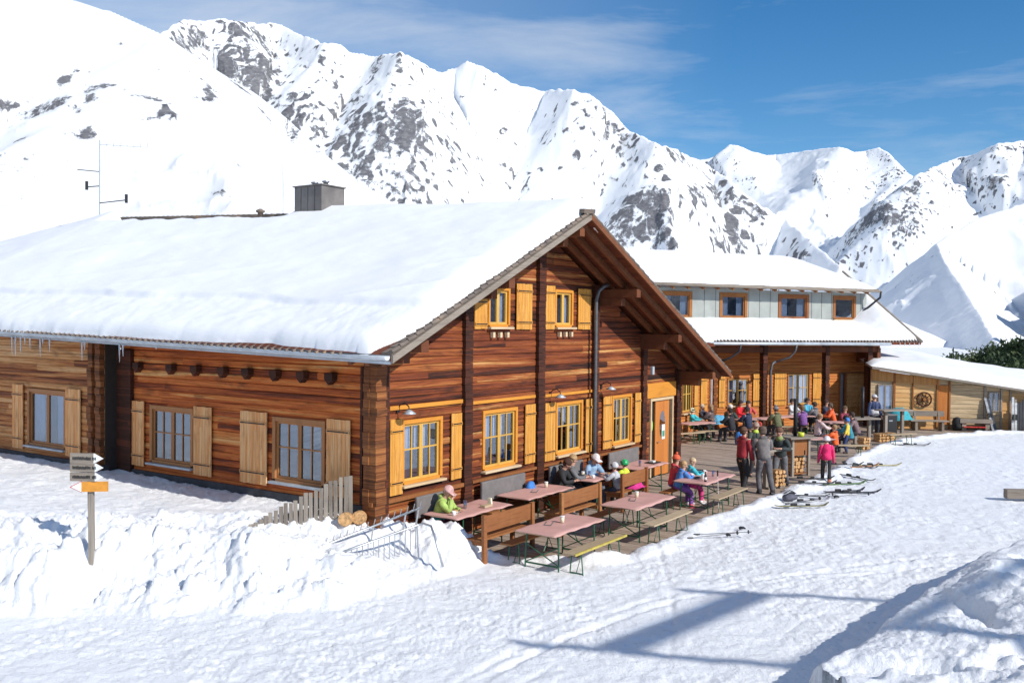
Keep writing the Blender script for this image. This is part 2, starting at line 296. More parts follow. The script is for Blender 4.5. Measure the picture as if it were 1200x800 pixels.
def mountain_mat():
    m_, t, N, L, b = nmat('alpine slope'); geo = N.new('ShaderNodeNewGeometry'); src = geo.outputs['Position']
    at = N.new('ShaderNodeAttribute'); at.attribute_name = 'rock'
    a = noise(N, L, src, .050, (1, 1, .8), 14, .88, .4); a2 = noise(N, L, src, .055, (1, 1, .55), 9, .85, .6)
    a2.noise_type = 'RIDGED_MULTIFRACTAL'; a2.normalize = True
    s = N.new('ShaderNodeMath'); s.operation = 'MULTIPLY_ADD'; s.inputs[1].default_value = .55; L.new(a2.outputs[0], s.inputs[0]); ad_ = N.new('ShaderNodeMath'); ad_.operation = 'MULTIPLY'; ad_.inputs[1].default_value = 2.2; af = noise(N, L, src, .42, (1, 1, .8), 10, .85, .4); at2 = N.new('ShaderNodeAttribute'); at2.attribute_name = 'nearslope'; mfa = N.new('ShaderNodeMix'); L.new(at2.outputs['Fac'], mfa.inputs[0]); L.new(a.outputs[0], mfa.inputs[2]); L.new(af.outputs[0], mfa.inputs[3]); L.new(mfa.outputs[0], ad_.inputs[0]); L.new(ad_.outputs[0], s.inputs[2]); s.inputs[1].default_value = 1.3   # ~ 1.1+.65
    s2 = N.new('ShaderNodeMath'); s2.operation = 'ADD'; L.new(s.outputs[0], s2.inputs[0]); L.new(at.outputs['Fac'], s2.inputs[1])
    rr = ramp(N, [(.0, (0, 0, 0)), (1, (1, 1, 1))]); mr_ = N.new('ShaderNodeMapRange'); mr_.inputs[1].default_value = 1.53; mr_.inputs[2].default_value = 1.60; L.new(s2.outputs[0], mr_.inputs[0])
    rc = noise(N, L, src, .09, (1, 1, 2), 10, .8); rk = ramp(N, [(.3, (.075, .078, .09)), (.5, (.17, .17, .185)), (.72, (.34, .335, .34))]); L.new(rc.outputs[0], rk.inputs[0])  # rock greys lightened, distance haze is put into their colour
    mx_ = N.new('ShaderNodeMixRGB'); L.new(mr_.outputs[0], mx_.inputs[0]); mx_.inputs[1].default_value = (.88, .90, .93, 1); L.new(rk.outputs[0], mx_.inputs[2]); L.new(mx_.outputs[0], b.inputs['Base Color'])
    b.inputs['Roughness'].default_value = .8; b.inputs['Specular IOR Level'].default_value = .1
    bp = N.new('ShaderNodeBump'); bp.inputs['Strength'].default_value = .55; bp.inputs['Distance'].default_value = 9
    hm = N.new('ShaderNodeMath'); hm.operation = 'MULTIPLY'; L.new(mr_.outputs[0], hm.inputs[0]); hm.inputs[1].default_value = .8
    ha = N.new('ShaderNodeMath'); ha.operation = 'MULTIPLY_ADD'; L.new(rc.outputs[0], ha.inputs[0]); L.new(hm.outputs[0], ha.inputs[1]); sn = N.new('ShaderNodeMath'); sn.operation = 'MULTIPLY'; sn.inputs[1].default_value = .25; L.new(a.outputs[0], sn.inputs[0]); L.new(sn.outputs[0], ha.inputs[2])
    L.new(ha.outputs[0], bp.inputs['Height']); L.new(bp.outputs[0], b.inputs['Normal']); return m_
M['mount'] = mountain_mat()
def glass_mat(name, tint=(.9, .95, 1), refl=.45):
    m_, t, N, L, b = nmat(name); N.remove(b); o = [x for x in N if x.type == 'OUTPUT_MATERIAL'][0]
    tr = N.new('ShaderNodeBsdfTransparent'); tr.inputs[0].default_value = (*[c*.9 for c in tint], 1); gl = N.new('ShaderNodeBsdfGlossy'); gl.inputs['Roughness'].default_value = .02; gl.inputs[0].default_value = (*tint, 1)
    tc = N.new('ShaderNodeTexCoord'); nn = noise(N, L, tc.outputs['Object'], 1.3, det=2); bp = N.new('ShaderNodeBump'); bp.inputs['Strength'].default_value = .12; bp.inputs['Distance'].default_value = .02; L.new(nn.outputs[0], bp.inputs['Height']); L.new(bp.outputs[0], gl.inputs['Normal'])
    mx_ = N.new('ShaderNodeMixShader'); mx_.inputs[0].default_value = refl; L.new(tr.outputs[0], mx_.inputs[1]); L.new(gl.outputs[0], mx_.inputs[2]); L.new(mx_.outputs[0], o.inputs[0]); return m_
M['glass'] = glass_mat('window glass', tint=(.8, .88, 1), refl=.30); M['sideglass'] = glass_mat('side window glass', tint=(.62, .72, .85), refl=.34)
_cl = {}
def cloth(col, rough=.8):
    k = tuple(round(c, 3) for c in col)
    if k not in _cl: _cl[k] = simple('fabric', col, rough, 0, .32, 9, .9, 16)
    return _cl[k]
M['skin'] = simple('skin', (.55, .30, .21), .55, 0, .08, 12)

# ------------------------------------------------------------------ snow ground (one sheet to the horizon)
rngt = np.linspace(0, 1, 2)
def edge_o(t):                                     # deck edge: distance from gable
    return np.interp(t, [.2, .9, 1.6, 2.3, 3.2, 4.6, 7.4, 10, 12.5, 16, 20, 24, 26.7, 29, 31.5, 34, 37], [.4, 1.0, 2.3, 3.35, 3.75, 3.95, 3.75, 3.85, 4.05, 4.0, 3.75, 3.7, 3.9, 4.9, 6.2, 8.4, 11])
bp_ = [gd(x, y, 0) for x, y in ((-300, 735), (0, 728), (200, 728), (400, 708), (500, 688), (575, 664))]
BX = [p.x for p in bp_]; BY = [p.y for p in bp_]
rb = [gd(x, y, 0) for x, y in ((940, 830), (985, 803), (1030, 768), (1075, 728), (1130, 692), (1200, 658), (1400, 605))]
RX = np.array([p.x for p in rb]); RY = np.array([p.y for p in rb])
def chunks(X, Y, f, sd):                            # broken blocks of ploughed snow
    x = X*f; y = Y*f; xi = np.floor(x); yi = np.floor(y); r = np.zeros_like(X)
    for i in (-1, 0, 1):
        for j in (-1, 0, 1):
            cx = xi+i; cy = yi+j; px_ = cx+.2+.6*_h(cx, cy, sd); py_ = cy+.2+.6*_h(cx, cy, sd+1); R_ = .25+.38*_h(cx, cy, sd+2); a = _h(cx, cy, sd+3)*6.28
            u = (x-px_)*np.cos(a)+(y-py_)*np.sin(a); v = -(x-px_)*np.sin(a)+(y-py_)*np.cos(a)
            d = np.maximum(np.abs(u), np.abs(v)*1.3)/R_; r = np.maximum(r, np.clip((1-d)*3.2, 0, 1)*(.4+.6*_h(cx, cy, sd+4)+.35*u))
    return r
def ground_h(X, Y):
    dx = X-HC.x; dy = Y-HC.y; t = dx*g.x+dy*g.y; o = dx*n.x+dy*n.y; R = np.hypot(X, Y)
    near = np.exp(-(R/60)**2)
    h = .02*fbm(X*.25, Y*.25, 3, 3)
    # trampled piste
    rough = .026*fbm(X*2.6, Y*2.6, 5, 11, .62)+.020*(1-ridged(X*1.3+Y*.6, Y*1.1, 4, 21))+.018*np.clip(fbm(X*5.5, Y*5.5, 3, 31), -.2, 1)
    dimp = np.clip(vn(X*3.3, Y*3.3, 77)-.45, 0, 1)*vn(X*1.1, Y*1.1, 5)*.06
    # ski and boot grain running up the slope, lower left to upper right
    ca, sa = cos(radians(47)), sin(radians(47)); U_ = X*ca+Y*sa; V_ = -X*sa+Y*ca; V2 = V_+.35*fbm(U_*.25, V_*.25, 3, 41)
    gr_ = np.abs(vn(U_*.45, V2*4.2, 42)); gr2 = np.abs(vn(U_*.9+3, V2*9, 43)); grain = -.012*np.clip(.22-gr_, 0, 1)/.22-.010*np.clip(.2-gr2, 0, 1)/.2
    cc = chunks(X, Y, 6.5, 45); grain = grain+.016*cc*(vn(X*1.2, Y*1.2, 46) > .0)+.014*chunks(X+.7, Y+.2, 11., 48)*(vn(X*2.1, Y*2.1, 49) > -.2)
    bt_ = chunks(X+2, Y+5, 2.6, 50); grain = grain-.022*bt_*(vn(X*.6, Y*.6, 53) > .05)
    h = h+(rough-dimp+grain*sst(.1, .5, vn(X*.35, Y*.35, 47)+.45))*near
    # groomer / sledge tracks curving through the foreground
    for k, (cx, cy, rr) in enumerate(((9.5, 6.5, 11.2), (9.5, 6.5, 11.45), (14, 2, 17.0), (14, 2, 17.5), (-30, 20, 33.0))):
        d = np.abs(np.hypot(X-cx, Y-cy)-rr); h = h-.03*np.exp(-(d/.06)**2)*near*(.5+.5*vn(X*.8, Y*.8, k))
    # left bank
    yb = np.interp(X, BX, BY); left = sst(-.2, -1.6, t-1.2+np.clip(o, -1, 6)*0)*1.0
    left = np.where(o > -.5, sst(2.2, .2, t-.25*np.clip(o, 0, 3)), sst(.35, -.05, t))
    q = Y-yb+.5*fbm(X*.8, Y*.8, 3, 51)
    prof = sst(0, 2.0, q)
    lump = .26*np.clip(fbm(X*.95, Y*.95, 4, 61)+.10, -.3, 1)+.13*ridged(X*1.5, Y*1.5, 5, 71)+.05*fbm(X*4, Y*4, 5, 81, .65)
    ch1 = chunks(X, Y, 2.3, 55); ch2 = chunks(X+.3, Y, 5.5, 56); lump = lump+.13*ch1*sst(.1, .5, vn(X*.9, Y*.9, 57)+.3)+.07*ch2
    lumpm = sst(0, .5, q)*sst(4.4, 2.6, q)
    base = .84+.13*sst(3, 12, -t*0+np.hypot(dx, dy))
    hb = prof*base+lump*lumpm+.03*fbm(X*1.5, Y*1.5, 3, 9)*prof
    hb = hb*(1-.62*np.exp(-(((X+2.0)/1.6)**2+((Y-17.0)/1.1)**2)))
    h = h+hb*left
    # deck pit
    e = edge_o(t)+.16*fbm(X*1.3, Y*1.3, 4, 91)+.05*fbm(X*6, Y*6, 3, 92)
    ins = sst(.0, -.16, o-e)*sst(.1, .4, t)*sst(38, 36, t)
    rim = np.exp(-((o-e-.22)/.28)**2)*sst(.4, 1.0, t)*sst(36, 34, t)
    h = h+.09*rim*(1+.8*vn(X*2.5, Y*2.5, 14))+.02
    h = h*(1-ins)-.30*ins
    # under the log house
    inh = sst(-.02, .12, t)*sst(.05, -.15, o); h = h*(1-inh)-.3*inh
    # right bank
    yr = np.interp(X, RX, RY, left=0, right=99); v = np.where(X > RX[0], np.interp(X, RX, RY)-Y, -1.)
    v = np.where(X < RX[0], -5, v)
    vv = v*.7+.18*fbm(X*.9, Y*.9, 3, 101)
    pr = sst(-.05, .50, vv)
    lob = .26*fbm(X*.55+3, Y*.55, 3, 111)+.20*sst(.0, .25, fbm(X*.9, Y*.9+9, 3, 121))+.03*fbm(X*3, Y*3, 4, 131)
    h = h+pr*(.72+lob*sst(.2, 1.2, vv)+.25*sst(1, 4, vv))
    # behind the huts the ground stays low, then drops to the valley on the right
    h = h-2.2*sst(47, 62, Y)*sst(5, 20, X)-25*sst(100, 400, R)+6*sst(32, 60, X)*np.exp(-((Y-86)/20)**2)*(Y > 30)
    return h
def azs(fine, lo, hi, coarse):
    a = list(np.linspace(lo, hi, fine)); b = list(np.linspace(hi, lo+2*pi, coarse+2))[1:]; return np.array(a+b)
A = azs(760, radians(90-35), radians(90+33), 90)
Rr = np.concatenate([np.linspace(.4, 9, 14)[:-1], np.geomspace(9, 60, 640), np.geomspace(60, 9000, 60)[1:]])
AA, RR = np.meshgrid(A, Rr); GX = RR*np.cos(AA); GY = RR*np.sin(AA)
gr = grid_mesh('snow_ground', GX, GY, ground_h(GX, GY), M['snow']); tag(gr, kind='structure')

# ------------------------------------------------------------------ mountains
def ridge_pts(pts, D):                             # (px,py,distance factor)
    r = []
    for p in pts:
        d = ray(p[0], p[1]); dd = D*(p[2] if len(p) > 2 else 1)*(1+.05*sin(p[0]*.021+D)+.03*sin(p[0]*.063)); k = dd/math.hypot(d.x, d.y); q = C0+d*k; r.append((q.x, q.y, q.z))
    return np.array(r)
def ridge_field(X, Y, P, sn, sf, conc=1.0):
    best = np.full(X.shape, -1e9); bd = np.full(X.shape, 1e9)
    for i in range(len(P)-1):
        a = P[i]; b = P[i+1]; ex, ey = b[0]-a[0], b[1]-a[1]; L2 = ex*ex+ey*ey
        u = np.clip(((X-a[0])*ex+(Y-a[1])*ey)/L2, 0, 1); qx = a[0]+ex*u; qy = a[1]+ey*u; d = np.hypot(X-qx, Y-qy)
        side = np.hypot(X, Y) < np.hypot(qx, qy)
        h = a[2]+(b[2]-a[2])*u-d*np.where(side, sn, sf)
        m_ = d < bd; best = np.where(m_, h, best); bd = np.where(m_, d, bd)
    return best, bd
P1 = ridge_pts([(-500, -200), (-200, -110), (0, -45), (85, 0), (130, 13), (190, 40), (240, 74), (300, 110), (340, 142), (380, 180), (420, 212), (470, 243), (530, 272), (620, 310), (720, 360)], 560)
P2 = ridge_pts([(60, 110), (140, 60), (180, 44), (193, 36), (215, 23), (250, 23), (275, 24), (300, 29), (320, 27), (335, 34), (380, 50), (398, 53), (410, 62), (440, 66), (470, 63), (500, 76), (520, 84), (534, 80), (548, 70), (562, 76), (575, 84), (600, 95), (640, 105), (672, 106), (690, 111), (710, 127), (740, 155), (770, 167), (800, 178), (835, 197), (860, 216, .98), (890, 238, .95), (920, 258, .92), (950, 282, .9), (985, 310, .88), (1010, 345, .86), (1040, 392, .84)], 2100)
P3 = ridge_pts([(700, 215), (780, 192), (820, 188), (842, 182), (856, 169), (864, 170), (880, 177), (900, 182), (908, 181), (940, 177), (985, 172), (1000, 178), (1015, 176), (1030, 173), (1040, 178), (1050, 187), (1065, 203), (1085, 224), (1120, 236)], 5600)
P4 = ridge_pts([(1040, 230), (1060, 215), (1075, 204), (1095, 196), (1110, 190), (1125, 184), (1140, 182), (1150, 177), (1162, 172), (1170, 168), (1186, 167), (1200, 165), (1240, 158), (1400, 130)], 4300)
P5 = ridge_pts([(1220, 232, 1.1), (1150, 254, 1.0), (1098, 284, .95), (1108, 308, .83), (1132, 342, .68), (1160, 390, .5), (1190, 430, .4)], 3000)
P5b = ridge_pts([(1400, 240, .8), (1260, 262, .8), (1180, 288, .78), (1145, 300, .74), (1165, 340, .62), (1200, 390, .5)], 3300)
def mountains(X, Y):
    R = np.hypot(X, Y)
    wx_ = X+18*fbm(X/90, Y/90, 3, 201); wy_ = Y+18*fbm(X/90+9, Y/90, 3, 202)
    h = np.full(X.shape, -60.); rock = np.full(X.shape, -.2)
    m1 = np.zeros(X.shape)
    layers = [(P1, .56, .9, 22, 150, 0, 300), (P2, .72, .9, 170, 330, -.01, 320), (P3, .36, .9, 110, 420, -.02, 340), (P4, .52, .9, 170, 420, .0, 360), (P5, .36, .38, 75, 300, -.38, 380)]
    for i, (P, sn, sf, amp, wl, rk, sd) in enumerate(layers):
        b, d = ridge_field(X, Y, P, sn, sf)
        kk = np.exp(-.5*(np.arange(-40, 41)/14.)**2); kk /= kk.sum(); pad = np.pad(b, ((0, 0), (40, 40)), 'edge')
        bs = np.zeros_like(b)
        for j, w_ in enumerate(kk): bs += w_*pad[:, j:j+b.shape[1]]
        tb = sst(wl*.08, wl*.7, d); b = b*(1-tb)+bs*tb
        wX = X+.45*wl*fbm(X/wl*.9, Y/wl*.9, 3, sd+71); wY = Y+.45*wl*fbm(X/wl*.9+7, Y/wl*.9, 3, sd+72); rg = ridged(wX/wl, wY/wl, 8, sd, .60); fb = fbm(X/wl*1.7, Y/wl*1.7, 5, sd+5)
        fade = sst(0, wl*.8, d)*.85+.15*sst(0, wl*.12, d)
        jag = (0 if i == 0 else amp*.10)*fbm(X/(wl*.16), Y/(wl*.16), 4, sd+9, .6)
        hh = b-amp*(1-rg)*fade+amp*.30*(fb-.3)*fade-amp*(.12 if i == 0 else .55)*(1-ridged(wx_/(wl*2.3)+4, wy_/(wl*2.3), 5, sd+40, .55))*sst(0, wl*1.5, d)+jag*sst(.5*wl, 0, d)*.6
        # gentler apron at the foot
        hh = np.where(hh < 40, 40-(40-hh)*.35, hh) if i in (1, 2, 3) else hh
        if i == 4: hh = hh-.34*d*fbm(X/420, Y/420, 4, 777)-.10*d
        m_ = hh > h
        if i == 0:
            r_ = -.19+.46*np.exp(-((b-112)/22)**2)*sst(-.35, .5, fbm(X/90, Y/90, 3, 602))*(X < -20)+.10*fbm(X/60, Y/60, 3, 601)+.55*fbm(X/7, Y/7, 4, 603, .7)
        else:
            drel = d/(wl*2.2)
            r_ = rk-.30*sst(.2, 1.5, drel)+.55*fb+.45*(rg-.5)+.35*fbm(X/(wl*.12), Y/(wl*.12), 4, sd+90, .7)
            if i == 2: r_ = r_-.28*sst(.3, 1.2, drel)-.35*np.exp(-((np.degrees(np.arctan2(X, Y))-16.0)/2.0)**2)
        h = np.where(m_, hh, h); rock = np.where(m_, r_, rock); m1 = np.where(m_, 1.0 if i == 0 else 0.0, m1)
    return h, rock, m1
A = np.linspace(radians(90-31), radians(90+31), 1050); Rr = np.concatenate([np.geomspace(150, 700, 260), np.geomspace(700, 3400, 560)[1:], np.geomspace(3400, 6800, 260)[1:]])
AA, RR = np.meshgrid(A, Rr); GX = RR*np.cos(AA); GY = RR*np.sin(AA); H_, RK, M1_ = mountains(GX, GY)
gx_ = np.gradient(H_, axis=0)/np.gradient(RR, axis=0); gy_ = np.gradient(H_, axis=1)/(RR*np.gradient(AA, axis=1)); slope = np.hypot(gx_, gy_)
for _ in range(3): slope[:, 1:-1] = (slope[:, :-2]+slope[:, 1:-1]*2+slope[:, 2:])/4
RK = RK+np.clip((slope-.85)*.5, -.25, .30)*(1-.85*M1_)
mo = grid_mesh('mountains', GX, GY, H_, M['mount'], {'rock': RK, 'nearslope': M1_}); tag(mo, kind='structure')
# the ranges behind and beside the viewer (seen in window reflections)
A = np.linspace(radians(90+32), radians(90-32+360), 240); Rr = np.geomspace(220, 3500, 70)
AA, RR = np.meshgrid(A, Rr); GX = RR*np.cos(AA); GY = RR*np.sin(AA)
bh = -40+sst(250, 3300, RR)*(360+200*fbm(GX/900, GY/900, 3, 700))-160*(1-ridged(GX/500, GY/500, 5, 710))*sst(400, 1500, RR)
mo2 = grid_mesh('mountains', GX, GY, bh, M['mount'], {'rock': .6+.5*fbm(GX/300, GY/300, 4, 720)+0*GX}); tag(mo2, kind='structure')

# ------------------------------------------------------------------ building helpers
def log_wall(name, mat, fr, a0, a1, z0, z1, holes, parent, top=None, ch=.155, th=.16, lab=None):
    """courses of squared logs with chamfered edges; holes (a0,a1,z0,z1); top(z)->(amin,amax) limits"""
    mb = MB(); zs = set()
    k0 = int(floor(z0/ch)); k1 = int(math.ceil(z1/ch))
    cuts = sorted(set([round(h_[2], 3) for h_ in holes]+[round(h_[3], 3) for h_ in holes]))
    for k in range(k0, k1):
        lo = max(z0, k*ch); hi = min(z1, (k+1)*ch); segs = [lo]+[c for c in cuts if lo+.012 < c < hi-.012]+[hi]
        for zi in range(len(segs)-1):
            s0, s1 = segs[zi], segs[zi+1]
            if s1-s0 < .01: continue
            spans = [(a0, a1)]
            for h_ in holes:
                if h_[2] < s1-.006 and h_[3] > s0+.006:
                    ns = []
                    for p, q in spans:
                        if h_[1] <= p or h_[0] >= q: ns.append((p, q))
                        else:
                            if h_[0] > p: ns.append((p, h_[0]))
                            if h_[1] < q: ns.append((h_[1], q))
                    spans = ns
            for p, q in spans:
                pl_, ql, ph, qh = p, q, p, q
                if top:
                    t0 = top(s0); t1 = top(s1)
                    pl_ = max(p, t0[0]); ql = min(q, t0[1]); ph = max(p, t1[0]); qh = min(q, t1[1])
                    if ql-pl_ < .03: continue
                    if qh < ph: ph = qh = (ph+qh)/2
                c = .022; jt = random.uniform(-.005, .005); e0 = c if zi == 0 else 0; e1 = c if zi == len(segs)-2 else 0
                prof = [(-th, s0), (jt-e0, s0), (jt, s0+e0), (jt, s1-e1), (jt-e1, s1), (-th, s1)]
                def X(zz, a_, b_): return a_+(b_-a_)*(zz-s0)/(s1-s0)
                vs = [fr.P(X(zz, pl_, ph), bb, zz) for bb, zz in prof]+[fr.P(X(zz, ql, qh), bb, zz) for bb, zz in prof]
                mb.add(vs, [tuple(range(6)), tuple(reversed(range(6, 12)))]+[(i, i+6, (i+1) % 6+6, (i+1) % 6) for i in range(6)])
    o = mb.build(name, mat, parent)
    if lab: o['label'] = lab
    return o
def shutter(parent, fr, a0, a1, z0, z1, mat, ang=0, hinge=None, diag=False):
    mb = MB(); k = max(3, int(round((a1-a0)/.11))); w_ = (a1-a0)/k
    if hinge is None: f2_ = fr; A0 = a0
    for i in range(k): mb.box(a0+i*w_+.003, a0+(i+1)*w_-.003, .035+random.uniform(0, .006), .06, z0+random.uniform(0, .012), z1-random.uniform(0, .01), fr)
    ob = mb.build('shutter', mat, parent)
    for zz in (z0+.16*(z1-z0), z1-.16*(z1-z0)):
        h = MB(); h.box(a0+.01, a1-.01, .061, .082, zz-.03, zz+.03, fr); h.build('batten', mat, ob)
        h = MB(); h.box(a0+.03, a1-.03, .083, .089, zz-.012, zz+.012, fr); h.build('strap_hinge', M['iron'], ob)
    return ob
def window(parent, fr, a0, a1, z0, z1, sash, glass, sill=True, mun=True, midz=.55, cas=.09, casm=None, curt='half', nmul=2, sillm=None, depth=.5):
    casm = casm or M['casing']; mb = MB()
    mb.box(a0-cas, a0, -.08, .03, z0-.02, z1+cas, fr); mb.box(a1, a1+cas, -.08, .03, z0-.02, z1+cas, fr); mb.box(a0, a1, -.08, .028, z1, z1+cas, fr); mb.box(a0, a1, -.08, .026, z0-.06, z0, fr)
    wd = mb.build('window', casm, parent, .004)
    mb = MB(); s_ = .05; W = (a1-a0)/nmul
    for i in range(nmul):
        p, q = a0+i*W+.002, a0+(i+1)*W-.002
        mb.box(p, p+s_, -.07, -.02, z0, z1, fr); mb.box(q-s_, q, -.07, -.02, z0, z1, fr); mb.box(p+s_, q-s_, -.068, -.022, z0, z0+s_, fr); mb.box(p+s_, q-s_, -.068, -.022, z1-s_, z1, fr)
        if mun:
            zm = z0+(z1-z0)*midz; mb.box(p+s_, q-s_, -.058, -.026, zm-.014, zm+.014, fr)
            am = (p+q)/2
            if nmul == 2: mb.box(am-.013, am+.013, -.056, -.028, z0+s_, z1-s_, fr)
    mb.build('sash', sash, wd)
    mb = MB(); mb.add([fr.P(a0, -.047, z0), fr.P(a1, -.047, z0), fr.P(a1, -.047, z1), fr.P(a0, -.047, z1)], [(0, 1, 2, 3)]); mb.build('pane', glass, wd, fix=False)
    if sill:
        mb = MB(); mb.box(a0-cas-.03, a1+cas+.03, -.02, .13, z0-.11, z0-.062, fr); mb.build('sill', sillm or M['sill'], wd, .006)
    # room behind the pane
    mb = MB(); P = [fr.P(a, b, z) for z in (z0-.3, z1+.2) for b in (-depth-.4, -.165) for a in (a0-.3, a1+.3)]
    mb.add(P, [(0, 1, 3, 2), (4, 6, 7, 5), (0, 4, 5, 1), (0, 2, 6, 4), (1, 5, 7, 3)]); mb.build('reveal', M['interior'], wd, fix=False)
    if curt:
        mb = MB(); zt, zb = (z1, z0+(z1-z0)*(.5 if curt == 'half' else 0.02)); cols = 40; vs = []
        spans = [(a0, a1)] if curt != 'sides' else [(a0, a0+.32*(a1-a0)), (a1-.3*(a1-a0), a1)]
        if curt == 'half': spans = [(a0+.06*(a1-a0), a0+.30*(a1-a0)), (a0+.42*(a1-a0), a0+.72*(a1-a0))]
        for p, q in spans:
            vs = []
            for j in range(cols+1):
                a = p+(q-p)*j/cols; b = -.14+.018*sin(j*1.9+random.uniform(-.3, .3)); vs += [fr.P(a, b, zb), fr.P(a, b, zt)]
            mb.add(vs, [(2*j, 2*j+2, 2*j+3, 2*j+1) for j in range(cols)])
        mb.build('curtain', M['curtain'], wd, smooth=True, fix=False)
    return wd
def wall_lamp(parent, fr, a, z):
    mb = MB(); mb.tube([fr.P(a, .0, z), fr.P(a, .08, z+.10), fr.P(a, .2, z+.14), fr.P(a, .30, z+.08), fr.P(a, .31, z+.01)], .012, 6); mb.box(a-.04, a+.04, 0, .03, z-.06, z+.06, fr)
    lp = mb.build('wall_lamp', M['iron'], parent)
    c = fr.P(a, .31, z-.04); mb = MB(); mb.lathe([(.02, .06), (.05, .045), (.14, -.02), (.135, -.025), (.03, .03)], c, 14); mb.build('lamp_shade', M['zinc'], lp, smooth=True)

# ------------------------------------------------------------------ main log house (local: X along gable, Y along side wall)
house = thing('log_house', 'large brown log guesthouse with snow-laden gable roof, yellow shutters and chimney', 'building', HC, HROT)
G = Fr((0, 0, 0), (1, 0, 0), (0, -1, 0)); SW = Fr((0, 0, 0), (0, 1, 0), (-1, 0, 0)); BA = Fr((-.38, 0, 0), (0, 1, 0), (-1, 0, 0))
XR = 5.75; XL = -1.15; XRT = 14.7; K = .455; ZR = 7.20; OV = 1.4
def hr(s): return ZR+.042*max(s, 0) if s < 17.6 else ZR+.74-.10*(s-17.6)
def he(s): return ZR-K*(XR-XL)+.022*max(s, 0)
def zroof(x, s):
    H = hr(s)
    if x <= XR: e = he(s); return e+(H-e)*(x-XL)/(XR-XL)
    return H-K*(x-XR)
ROOFT = .24                                         # build-up between tile top and soffit
def ztop_wall(x): return (ZR-K*abs(x-XR))-ROOFT-.03
def toplim(z):
    d = (ZR-ROOFT-.03-z)/K; return (XR-d, XR+d)
gh = [(.74, 2.02, 1.34, 2.62), (3.48, 4.84, 1.28, 2.62), (6.58, 7.90, 1.28, 2.60), (9.54, 10.70, 1.22, 2.60), (3.64, 4.50, 4.50, 5.40), (6.48, 7.36, 4.50, 5.44), (11.9, 13.5, 0, 2.38)]
log_wall('wall', M['log'], G, 0, 14.0, 0, 7.0, gh, house, toplim)
sh = [(1.34, 2.88, 1.24, 2.58), (5.50, 7.10, 1.24, 2.58)]
log_wall('wall', M['sidelog'], SW, .0, 8.3, .0, 4.30, sh, house)
fb = lambda x, y: (lambda q: (q.dot(l), q.z))((lambda d: C0+d*(((HC-g*.38-C0).dot(g))/d.dot(g))-HC)(ray(x, y)))
wa0, wz1 = fb(78, 462); wa1, wz0 = fb(33, 521)
log_wall('wall', M['baylog'], BA, 8.35, 27, .0, 4.2, [(wa0, wa1, 1.30, 2.78), (wa1+2.6, wa1+4.2, 1.3, 2.78)], house, lab='paler weathered log wall of the projecting bay')
mb = MB(); mb.box(-.38, 0, 8.30, 8.35, 0, 4.2); mb.box(13.9, 14.0, .2, 24, 0, 3.1); mb.box(0, 14, 24, 24.1, 0, 3.1); mb.box(.2, 13.8, .3, 23.9, -.1, 0.02); mb.box(.17, 13.9, .3, 23.9, 3.0, 3.05); mb.build('inner_wall', M['interior'], house)
# plinth
mb = MB(); mb.box(-.06, .10, -.03, 8.3, -.3, 1.02); mb.box(-.44, -.3, 8.3, 27, -.3, 1.10); mb.build('plinth', M['plinth'], house)
# vertical posts on gable: squared double posts with log ends
for a0, a1 in ((2.71, 3.0), (5.63, 5.94), (8.36, 8.63), (11.28, 11.55), (13.66, 13.98)):
    zt = min(ztop_wall(a0), ztop_wall(a1)); mb = MB(); z = 0
    while z < zt-.02:
        h_ = min(.155, zt-z); mb.box(a0+random.uniform(0, .012), a1-random.uniform(0, .012), .0, .10+random.uniform(-.012, .012), z+.004, z+h_-.004, G); z += .155
    mb.build('post', M['darkpost'], house)
mb = MB(); z = 0
while z < 4.2:                                      # corner: interlocking log ends, both ways
    mb.box(-.17, .12, .006, .17+random.uniform(-.02, .02), z+.003, z+.152, G); z += .155
mb.build('corner_post', M['endpost'], house)
mb = MB(); z = 0
while z < 4.2:
    mb.box(.0, .16, .004, .18+random.uniform(-.02, .02), z+.003, z+.152, SW); z += .155
mb.build('corner_post', M['endpost'], house)
mb = MB(); mb.box(.14, .24, -.0, .14, 0, 3.72, G); mb.build('corner_trim', M['darkpost'], house)
mb = MB(); mb.box(.30, .36, 0, .05, 0.9, 3.72, SW); mb.build('corner_trim', M['darkpost'], house)
mb = MB(); z = 0
while z < 3.95:                                     # log end column on the bay's corner
    mb.box(8.36, 8.56, .005, .12+random.uniform(-.03, .03), z+.003, z+.152, BA); mb.box(8.74, 8.92, .005, .10+random.uniform(-.03, .03), z+.003, z+.152, BA); z += .155
mb.build('corner_post', M['endpost'], house)
mb = MB(); mb.box(7.75, 8.3, .0, .10, .9, 3.85, SW); mb.build('corner_trim', M['darkpost'], house)
